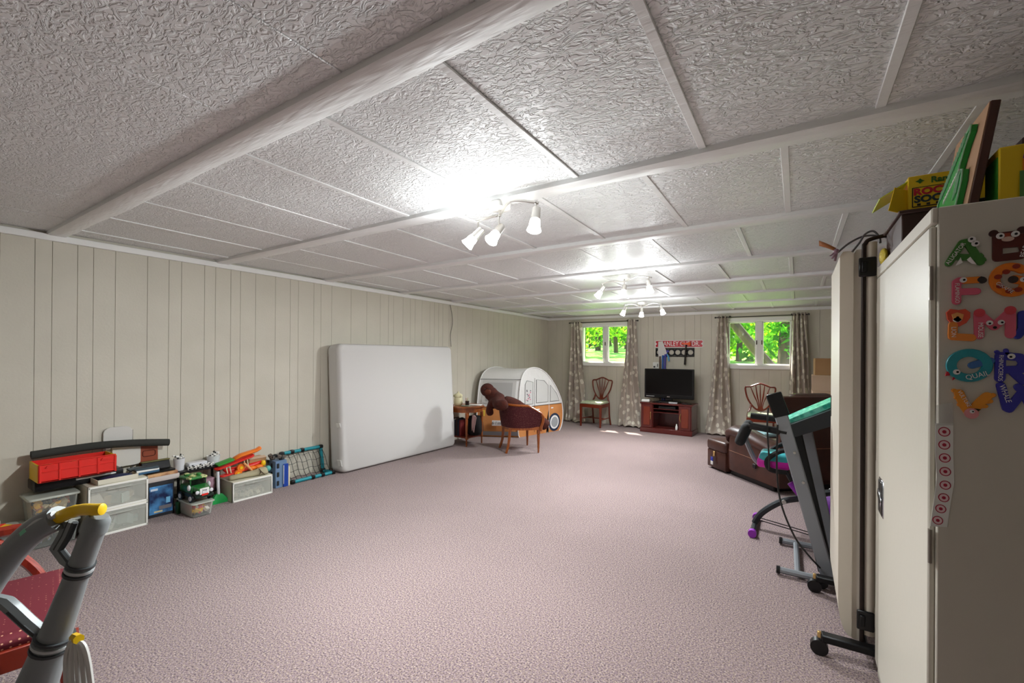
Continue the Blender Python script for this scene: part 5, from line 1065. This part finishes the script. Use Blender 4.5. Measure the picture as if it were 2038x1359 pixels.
strokes('letter_body', [[(2034, 625), (2034, 655), (2024, 668)], [(2034, 628), (2062, 668)], [(2062, 668), (2062, 622)]], .017, mc('navy', '#2f3aa0'), t, o); eye(2058, 640, t, o)
t, o = letter('letter_magnet', 'teal quail letter Q magnet on the cabinet end', 1930, 756)
qa = [(1928+36*math.cos(a), 727+25*math.sin(a)) for a in [2*PI*i/22 for i in range(23)]]
strokes('letter_body', [qa], .0205, mc('quail_teal', '#2b9aa6'), t, o); strokes('tail', [[(1934, 727), (1950, 722), (1970, 718)]], .017, mc('quail_blue', '#3f6fae'), t, o, .001); poly('beak', [(1896, 746), (1904, 751), (1894, 757)], m_red, t, o, .003, .003); poly('crest', [(1882, 740), (1892, 736), (1889, 747), (1880, 748)], m_red, t, o, .003, .003); eye(1902, 740, t, o, .0068); word('QUAIL', 1943, 747, .32, .017, t, o)
t, o = letter('letter_magnet', 'blue rhinoceros letter R magnet on the cabinet end', 2005, 760)
bl_ = mc('royal', '#3a37a8'); strokes('letter_body', [[(1989, 753), (1990, 708)], [(1992, 708), (2028, 711), (2038, 722), (2030, 735), (2000, 736)], [(2014, 738), (2036, 758)]], .0195, bl_, t, o); strokes('horn', [[(1983, 700), (1988, 705)], [(2001, 697), (2003, 704)]], .009, bl_, t, o); eye(2010, 709, t, o, .0068, look=(-1.5, 1)); word('RHINOCEROS', 1989, 732, -PI/2-.03, .0115, t, o)
t, o = letter('letter_magnet', 'orange vulture letter V magnet on the cabinet end', 1935, 830)
vo = mc('vulture', '#f09a2c'); strokes('letter_body', [[(1908, 782), (1918, 806), (1928, 820)], [(1934, 818), (1950, 800), (1964, 788)]], .020, vo, t, o)
strokes('wing_feathers', [[(1898, 777), (1906, 780)], [(1903, 791), (1912, 794)], [(1909, 805), (1918, 806)], [(1976, 786), (1966, 790)], [(1970, 798), (1958, 800)], [(1960, 808), (1950, 808)]], .0105, vo, t, o, -.0006)
disc('head', 1931, 822, .0135, mc('vulture_pink', '#e89a9a'), t, o, .0078, d=.0025); disc('collar', 1931, 819, .0095, mc('vulture_red', '#d2545c'), t, o, .0088, d=.001); poly('beak', [(1937, 812), (1951, 814), (1943, 819)], m_black, t, o, .0066, .002); eye(1932, 818, t, o, .0045, .0098); word('VULTURE', 1917, 793, -1.1, .0115, t, o)
t, o = letter('letter_magnet', 'blue whale letter W magnet on the cabinet end', 2012, 826)
strokes('letter_body', [[(1991, 767), (2003, 812), (2007, 814)], [(2007, 814), (2026, 790), (2036, 778)], [(2030, 774), (2026, 770)], [(2036, 780), (2052, 812)], [(2052, 812), (2064, 770)]], .0175, bl_, t, o); word('WHALE', 1998, 783, -1.28, .0145, t, o)
# ---- strip of target stickers and its tape
sp = [(1872, 844), (1872, 870), (1872, 897), (1874, 923), (1875, 948), (1874, 974), (1869, 1000), (1862, 1030)]; v0 = P(1874, 1048, y=PL); t = thing('sticker_strip', 'white paper strip of eight red target stickers taped to the cabinet', 'sticker strip', v0)
pts = [(1861, 842), (1861, 900), (1864, 950), (1860, 985), (1851, 1047), (1885, 1049), (1892, 1000), (1899, 960), (1897, 900), (1897, 843)]; q_ = [pt(*p) for p in pts]; bm = nb(); prism(bm, [(p.x-v0.x, p.y-v0.z) for p in q_], .001, XZ(0, 0, 0)); ob('paper', bm, m_paper, t); m_tr = mat('target_red', '#b0213f', .5); m_tp = mat('target_pink', '#f0d4d6', .5)
tgt = [(1879, 859), (1879, 885), (1880, 911), (1881, 938), (1881, 965), (1878, 990), (1872, 1012), (1866, 1035)]
for i, (x, y) in enumerate(tgt):
    k = 1-.015*i; r1 = disc('ring', x, y, .0118*k, m_tr, t, v0, .0012, .0125*k, .0003); disc('ring_gap', x, y, .0095*k, m_tp, r1, v0, .0016, .0102*k, .0003); disc('bullseye', x, y, .0042*k, m_tr, r1, v0, .002, .0045*k, .0003)
poly('tape', [(1863, 806), (1896, 800), (1897, 846), (1861, 846)], clear('clear_tape', '#f4f4f0', .25, .1), t, v0, .0014, .0004)
# ---- things on top of the cabinet
m_ybox = mat('yellow_card', '#e6c21c', .45); m_ylime = mat('lime_card', '#b8d020', .45)
def on_top(px, py): return P(px, py, z=CZ)

t = thing('wooden_crate', 'dark brown wooden box at the back of the cabinet top', 'box', (.47, 2.33, CZ)); m_dkw = mat('dark_walnut', '#3f2620', .5)
bx('crate', (0, 0, .068), (.29, .33, .135), m_dkw, t, bev=.003); bx('lid', (0, 0, .14), (.31, .35, .014), m_dkw, t, bev=.003)
t = thing('game_carton', 'yellow boxing game carton with open flap lying on the dark wooden box', 'game box', (.495, 2.32, CZ+.147))
bx('carton', (0, 0, .068), (.29, .22, .136), m_ybox, t, bev=.002)
bx('flap', (-.185, .0, .098), (.10, .20, .003), m_ylime, t, bev=0, rot=(0, -.55, 0)); bx('flap', (-.165, -.105, .05), (.07, .003, .09), m_ybox, t, bev=0, rot=(0, .25, .5))
m_pinkart = mat('pink_orange_print', '#e8a06a', .5, col2='#d86aa0', scale=20); bx('side_print', (-.1460, 0, .06), (.002, .19, .10), m_pinkart, t, bev=0)
bx('title_panel', (-.078, -.1108, .055), (.112, .002, .074), mat('black_print_border', '#1c1a14', .5), t, bev=0); bx('title_field', (-.078, -.1120, .055), (.106, .001, .068), m_ybox, t, bev=0)
text('lettering', 'ROCK', .034, m_red, t, XZ(-.078, -.1132, .073), .0005, sx=1.12, bold=.0016); text('lettering', 'SOCK', .034, mat('dark_slate_print', '#2b3a3a', .5), t, XZ(-.078, -.1132, .045), .0005, sx=1.12, bold=.0016); text('lettering', 'Ram', .030, mat('forest_print', '#3c6a1e', .5), t, XZ(-.055, -.1115, .112), .0005, bold=.001)
for i in range(4): bx('print_dot', (-.115+.026*i, -.1132, .026), (.010, .001, .008), mat('black_print_border'), t, bev=0)
bm = nb(); prism(bm, [(a*.013, c*.010) for a, c in ((1, 0), (.4, .4), (0, 1), (-.4, .4), (-1, 0), (-.4, -.4), (0, -1), (.4, -.4))], .001, XZ(-.112, -.1112, .114)); ob('emblem', bm, mat('forest_print'), t)
t = thing('yellow_sack', 'small crumpled yellow packet at the end of the dark wooden box', 'packet', (.312, 2.46, CZ))
bm = nb(); ball(bm, (0, 0, .035), (.016, .045, .036), u=12, v=8); ob('packet', bm, mat('yellow_foil', '#d9c23a', .35, bump=.8, bscale=18, bdist=.03), t, ang=2)
# alligator cut-out on a leaning board
t = thing('alligator_plaque', 'tan board with green alligator cut-out leaning on the cabinet top', 'wall plaque', (.385, 1.80, CZ)); lm = M.Rotation(.155, 4, 'Y')
bm = nb(); box(bm, (0.012, .03, .147), (.020, .30, .294), rot=None, bev=.002); bmesh.ops.transform(bm, matrix=lm, verts=bm.verts); pq = ob('board', bm, [mat('walnut_edge', '#4f3024', .5)], t)
bm = nb(); box(bm, (0.0015, .03, .147), (.003, .296, .29)); bmesh.ops.transform(bm, matrix=lm, verts=bm.verts); ob('board_face', bm, mat('tan_burlap', '#b08a6a', .85), t)
up = [(-.12, .0), (-.11, .12), (-.085, .15), (-.06, .13), (-.055, .10), (-.075, .075), (-.045, .07), (-.03, .09)]
body = [(-.10, .0), (-.105, .10), (-.09, .135), (-.075, .14), (-.065, .125), (-.07, .075), (-.05, .06), (-.05, .10), (-.045, .16), (-.06, .205), (-.085, .24), (-.08, .262), (-.05, .25)]
for k in range(14): body += [(-.045+.012*k, .226-.009*k), (-.036+.012*k, .256-.009*k)]
body += [(.14, .10), (.13, .0)]
bm = nb(); prism(bm, body, .012, lm @ M(((0, 0, -1, -.001), (1, 0, 0, .03), (0, 1, 0, 0), (0, 0, 0, 1)))); ob('alligator_cutout', bm, mat('glossy_green', '#1f9a3c', .3), t)
bm = nb(); tube(bm, [lm @ V((-.015, .03+a, c)) for a, c in body], .0022, 5, True); ob('silver_outline', bm, mat('mint_glitter', '#a8dcb8', .3, .4), t)
bm = nb()
for k in range(10): prism(bm, [(-.05+.012*k, .150-.006*k), (-.044+.012*k, .135-.006*k), (-.038+.012*k, .150-.006*k)], .003, lm @ M(((0, 0, -1, -.013), (1, 0, 0, .03), (0, 1, 0, 0), (0, 0, 0, 1))))
ob('teeth', bm, m_wht, t)
t = thing('yellow_game_box', 'yellow game box with orange and purple picture on the cabinet top', 'game box', (.562, 1.72, CZ))
bx('carton', (0, 0, .078), (.235, .10, .156), m_ybox, t, bev=.003); bx('green_end', (-.1182, 0, .07), (.002, .09, .125), mat('green_print', '#3f9a34', .5), t, bev=0)
bx('picture', (.015, -.0508, .063), (.18, .002, .105), mat('orange_print', '#ee8f1e', .5), t, bev=0)
for i, (x, z, w_, h_, c, a) in enumerate(((-.045, .045, .04, .06, '#6a2a9a', .2), (-.05, .085, .03, .03, '#3a2c3c', .3), (-.01, .10, .09, .018, '#4a3a2a', .12), (-.02, .085, .07, .014, '#4f7a3a', .1), (.03, .06, .05, .03, '#d8541e', -.2), (-.075, .05, .012, .07, '#5a8a4a', 0), (-.045, .118, .06, .012, '#7a3aa0', .15))): bx('picture_shape', (x, -.0522-.0004*i, z), (w_, .001, h_), mat('art%d' % i, c, .5), t, bev=0, rot=(0, a, 0))
bx('walnut_box_', (.62, 2.02, CZ+.13), (.12, .2, .26), m_dkw, bev=.004, label='tall brown wooden box behind the yellow game box', cat='box').name = 'walnut_box'
small('dark_tin', 'dark green tin behind the alligator plaque', 'tin', (.475, 1.93, CZ), (.07, .14, .08), mat('dark_green_tin', '#1d2a24', .4, .3), 0, .006)
# ================================================================== FOLDED GAMES TABLE ON WHEELS
m_tabc = mat('cream_table_panel', '#d3cabb', .4); m_tabt = m_tabc
PX, PY0, PY1 = .169, 2.60, 3.20
ft = thing('folding_table', 'folded cream table standing upright on black castors beside the cabinet', 'folding table', (.25, 2.9, 0)); fo = V((.25, 2.9, 0))
def half(x0, x1, z0, z1, r, rl, y0, y1, m, name):
    out = [(x0, z1-.02), (x0+.012, z1), (x1, z1), (x1, z0)]
    for i in range(9): a = -PI/2-PI/2*i/8; out.append((x0+rl+rl*math.cos(a), z0+r+r*math.sin(a)))
    bm = nb(); prism(bm, [(a-fo.x, c) for a, c in out], y1-y0, M(((1, 0, 0, 0), (0, 0, -1, y1-fo.y), (0, 1, 0, 0), (0, 0, 0, 1)))); return ob(name, bm, m, ft)
half(PX, .221, .095, 1.90, .17, .05, PY0, PY1, m_tabc, 'table_half'); half(.221, .250, .085, 1.905, .01, .01, PY0+.008, PY1, m_tabt, 'table_apron')
bm = nb(); prism(bm, [(a, c) for a, c in rrect(.046, .62, .021, 5)], 1.80, M.Translation(V((.284, 2.89, .13))-fo)); ob('table_half', bm, m_tabt, ft, ang=.5)
bx('edge_slot', V((PX-.001, 3.16, 1.12))-fo, (.004, .012, .12), m_black, ft, bev=0)
tb('frame_tube', [V(p)-fo for p in spline([(.256, 2.585, .06), (.256, 2.585, .6), (.256, 2.585, 1.4), (.256, 2.585, 1.86), (.262, 2.585, 1.925), (.29, 2.587, 1.945), (.36, 2.592, 1.955), (.45, 2.60, 1.955)], 6)], .009, mat('dark_brown_tube', '#2a1f1a', .45, .4), ft, n=8)
for z in (1.815, .20): bx('hinge_plate', V((.269, 2.574, z))-fo, (.064, .012, .088), m_black, ft, bev=.004); bx('hinge_clip', V((.257, 2.566, z))-fo, (.02, .014, .05), m_satin, ft, bev=.003)
for y in (2.56, 3.22):
    bar('base_foot', (.10, y-.01, .085), (.44, y+.015, .075), .05, .035, m_satin, ft, .006, org=fo)
    for x in (.095, .44):
        w_ = cy('castor', V((x, y-.028, .036))-fo, V((x, y+.006, .036))-fo, .036, m_black, ft, n=20); bx('castor_bolt', V((x, y-.01, .092))-fo, (.016, .016, .03), m_brass, w_)
tb('base_rail', [V((.27, 2.56, .07))-fo, V((.27, 3.22, .07))-fo], .015, m_satin, ft, n=8)
m_cable = mat('grey_cable', '#57565a', .5)
tb('loose_cable', spline([P(1668, 502, y=2.60), P(1690, 484, y=2.62), P(1720, 470, y=2.66), P(1755, 470, y=2.66), P(1783, 480, y=2.62)], 6), .0045, m_cable, label='grey cable arching over the top of the folded table', cat='cable', n=6)
tb('cable_plug', spline([P(1696, 501, y=2.59), P(1710, 484, y=2.60), P(1722, 466, y=2.60), P(1738, 460, y=2.60), P(1750, 472, y=2.60), P(1752, 484, y=2.60)], 6), .0045, m_cable, label='grey cable loop with black plug hooked over the folded table', cat='cable', n=6)
t = thing('ribbon_bow', 'limp brown and mauve ribbon bow on the corner of the folded table', 'ribbon', P(1664, 500, y=2.60)); ro = P(1664, 500, y=2.60)
bm = nb(); grid(bm, 6, 2, lambda u, v: P(1664-34*u, 497-13*u+7*(v-.5)*(1+u*.5), y=2.60)-ro+V((0, -.01*math.sin(u*3), 0))); o = ob('ribbon_tail', bm, mat('brown_satin', '#a5683f', .4), t); o.modifiers.new('thickness', 'SOLIDIFY').thickness = .002
for k, (dx, dy) in enumerate(((-10, 16), (-4, 20), (-14, 10))):
    bm = nb(); grid(bm, 6, 2, lambda u, v: P(1666+dx*u+5*(v-.5), 499+dy*u, y=2.595)-ro+V((0, -.008*math.sin(u*3+k), 0))); o = ob('ribbon_tail', bm, mat('mauve_satin', '#8a6a78', .4), t); o.modifiers.new('thickness', 'SOLIDIFY').thickness = .002
bm = nb(); ball(bm, (0, -.01, 0), (.012, .010, .010), u=8, v=6); ob('knot', bm, mat('mauve_satin'), t, ang=3)
# ================================================================== NEAR LEFT: UPRIGHT VACUUM AND RED CHAIR
m_vg = mat('silver_grey_plastic', '#84898a', .42, .1); m_vd = mat('dark_grey_plastic', '#3c3f41', .5); m_vl = mat('light_grey_plastic', '#b4b7b8', .4)
vc = thing('upright_vacuum', 'silver-grey upright vacuum cleaner with yellow handle grip', 'vacuum cleaner', (-1.72, .24, 0)); vo_ = V((-1.72, .24, 0))
def vp(px, py, d): return P(px, py, d=d)-vo_
w0, w1 = vp(197, 1026, 1.13), vp(62, 1392, 1.13); wd = (w1-w0).normalized()
bm = nb(); LW = (w1-w0).length
def wr(s): return w0+wd*s
tube(bm, [wr(0), wr(.012), wr(.04), wr(.042), wr(.16), wr(.30), wr(LW)], [.020, .028, .029, .0255, .026, .032, .046], 20); ob('wand', bm, m_vg, vc)
for s in (.128, .140, .152, .325, .340, .355): tb('wand_collar', [wr(s), wr(s+.007)], .0300 if s < .2 else .0405, m_vd if s not in (.140, .340) else m_vl, vc, n=20)
# yellow grip and curved handle
gp = [vp(206, 1013, 1.12), vp(190, 1014, 1.12), vp(165, 1014, 1.13), vp(140, 1020, 1.13), vp(112, 1032, 1.13)]
tb('yellow_grip', spline(gp, 5), [.008]+[.0145]*12+[.016]*8, m_yel, vc, n=12)
tb('thumb_button', [vp(168, 1012, 1.13), vp(166, 1005, 1.13)], [.012, .006], m_yel, vc, n=8)
hp = spline([vp(118, 1030, 1.13), vp(80, 1048, 1.13), vp(40, 1082, 1.13), vp(5, 1125, 1.13), vp(-35, 1185, 1.13), vp(-70, 1260, 1.13), vp(-85, 1340, 1.14), vp(-70, 1420, 1.14)], 6)
tb('handle', hp, .031, m_vg, vc, n=12)
hq = spline([vp(108, 1024, 1.115), vp(72, 1042, 1.11), vp(32, 1076, 1.11), vp(-3, 1120, 1.11)], 6); tb('handle_trim', hq, .010, m_vl, vc, n=8); tb('green_mark', [hq[8], hq[9], hq[10], hq[11]], .0105, mat('mint_label', '#7fc8a4', .5), vc, n=8)
# ribbed bracket below the grip, hose hook
br = [vp(150, 1036, 1.14), vp(138, 1064, 1.14), vp(122, 1090, 1.14), vp(142, 1116, 1.14), vp(160, 1128, 1.13)]
for i, (dx, m) in enumerate(((-14, m_vg), (-6, m_vd), (2, m_vg), (9, m_vd))): tb('bracket_rib', [p+RX*(dx*.0013)-FW*.004*i for p in br], .010 if m is m_vg else .007, m, vc, n=6)
hk = [vp(-6, 1196, 1.12), vp(14, 1200, 1.12), vp(28, 1212, 1.12), vp(58, 1240, 1.13), vp(92, 1268, 1.13)]
tb('hose_hook', hk, .017, m_vg, vc, n=8); tb('hook_slot', [p-FW*.012+DN*(-.002) for p in hk[2:]], .007, m_vd, vc, n=6)
# body, head and wheels down to the carpet
bt = wr(LW); foot = V((-.02, .0, 0))
bm = nb(); rings = []
for z, a, b_ in ((.10, .10, .11), (.14, .12, .125), (.30, .115, .12), (.44, .085, .09), (.52, .05, .05)):
    c = V((bt.x+(foot.x-bt.x)*(1-z/.55)*.6, bt.y*(z/.55), z)); rings.append([c+RX*a*math.cos(t_)+V((-FW.x, -FW.y, 0))*b_*math.sin(t_)*.8 for t_ in [2*PI*i/20 for i in range(20)]])
loft(bm, rings); ob('dust_canister', bm, m_vg, vc, ang=1.0)
bm = nb(); prism(bm, rrect(.34, .24, .05, 4), .09, M.Translation((.02, .06, .015)) @ M.Rotation(YAW, 4, 'Z'), bev=.02); ob('floor_head', bm, m_vd, vc)
for s in (-1, 1): c = V((.0, -.03, .035))+RX*(.15*s); cy('wheel', c-RX*.012, c+RX*.012, .035, m_black, vc, n=16)
m_cordw = mat('pale_grey_cord', '#c9c7c2', .5)
for k in range(5):
    tb('cord_loop', spline([vp(150-2*k, 1272+3*k, 1.115), vp(140+6*k, 1282, 1.10), vp(132+11*k, 1320, 1.10), vp(138+12*k, 1400, 1.10), vp(158+8*k, 1425, 1.105), vp(160+2*k, 1330, 1.12)], 6), .0065, m_cordw, vc, n=7)
tb('cord_hook', [vp(148, 1268, 1.12), vp(157, 1272, 1.10)], .011, m_yel, vc, n=8)
# ---- red chair
m_rwood = mat('red_mahogany', '#7a2416', .35, col2='#8c2d1b', scale=5, kind='wave', stretch=(5, 5, .8), coat=.3)
m_rdot = mat('crimson_dotted_cloth', '#000000', .85, col2='#7a1f2a', scale=52, kind='voronoi'); e_ = m_rdot.node_tree.nodes['Color Ramp'].color_ramp.elements; e_[0].color = lin('#d8a080'); e_[1].color = lin('#661a26'); e_[0].position = .13; e_[1].position = .19
m_rdot.node_tree.nodes['Voronoi Texture'].inputs['Randomness'].default_value = .08
ch = thing('dining_armchair', 'mahogany dining armchair with crimson dotted seat beside the vacuum', 'chair', (-2.42, .265, 0), math.radians(-11))   # faces +Y
w_, d_ = .27, .25
bm = nb(); loft(bm, [[(-w_*k, -d_*k, z), (w_*k, -d_*k, z), (w_*1.02*k, d_*k, z), (-w_*1.02*k, d_*k, z)] for z, k in ((.435, .97), (.455, 1.0), (.475, .97), (.485, .86))]); ob('seat', bm, m_rdot, ch, ang=.9)
for a, c in (((-w_, d_), (w_, d_)), ((-w_, -d_), (w_, -d_)), ((-w_, -d_), (-w_, d_)), ((w_, -d_), (w_, d_))):
    bx('seat_rail', ((a[0]+c[0])/2, (a[1]+c[1])/2, .405), (math.hypot(c[0]-a[0], c[1]-a[1])+.02, .028, .07), m_rwood, ch, rot=(0, 0, math.atan2(c[1]-a[1], c[0]-a[0])))
for s in (-1, 1):
    bm = nb(); loft(bm, [[(s*w_+a*k, d_+b_*k, z) for a, b_ in ((-1, -1), (1, -1), (1, 1), (-1, 1))] for z, k in ((0, .014), (.3, .021), (.43, .024))]); ob('leg', bm, m_rwood, ch)
    tb('leg', spline([(s*w_*.95, -d_-.08, 0), (s*w_*.95, -d_-.02, .2), (s*w_*.95, -d_, .44), (s*w_*.92, -d_-.05, .72), (s*w_*.88, -d_-.10, .95)], 5), .019, m_rwood, ch, n=6)
    ya = .19 if s < 0 else -.06
    tb('arm_support', spline([(s*(w_+.008), ya, .42), (s*(w_+.012), ya-.035, .50), (s*(w_+.02), ya-.10, .59), (s*(w_+.02), ya-.17, .66)], 5), .020, m_rwood, ch, n=6)
    tb('arm', spline([(s*(w_+.02), ya-.07, .672), (s*(w_+.022), ya-.2, .672), (s*w_*.96, -d_-.03, .69)], 5), .021, m_rwood, ch, n=6)
tb('stretcher', [(-w_, 0, .16), (w_, 0, .16)], .012, m_rwood, ch, n=6)
for s in (-1, 1): tb('stretcher', [(s*w_, d_, .16), (s*w_*.95, -d_-.02, .16)], .012, m_rwood, ch, n=6)
tb('crest_rail', spline([(-w_*.9, -d_-.10, .94), (0, -d_-.13, .975), (w_*.9, -d_-.10, .94)], 6), .022, m_rwood, ch, n=6)
for k in range(5): tb('back_slat', [(-.10+.05*k, -d_-.005, .44), (-.11+.055*k, -d_-.12, .96)], .008, m_rwood, ch, n=6)
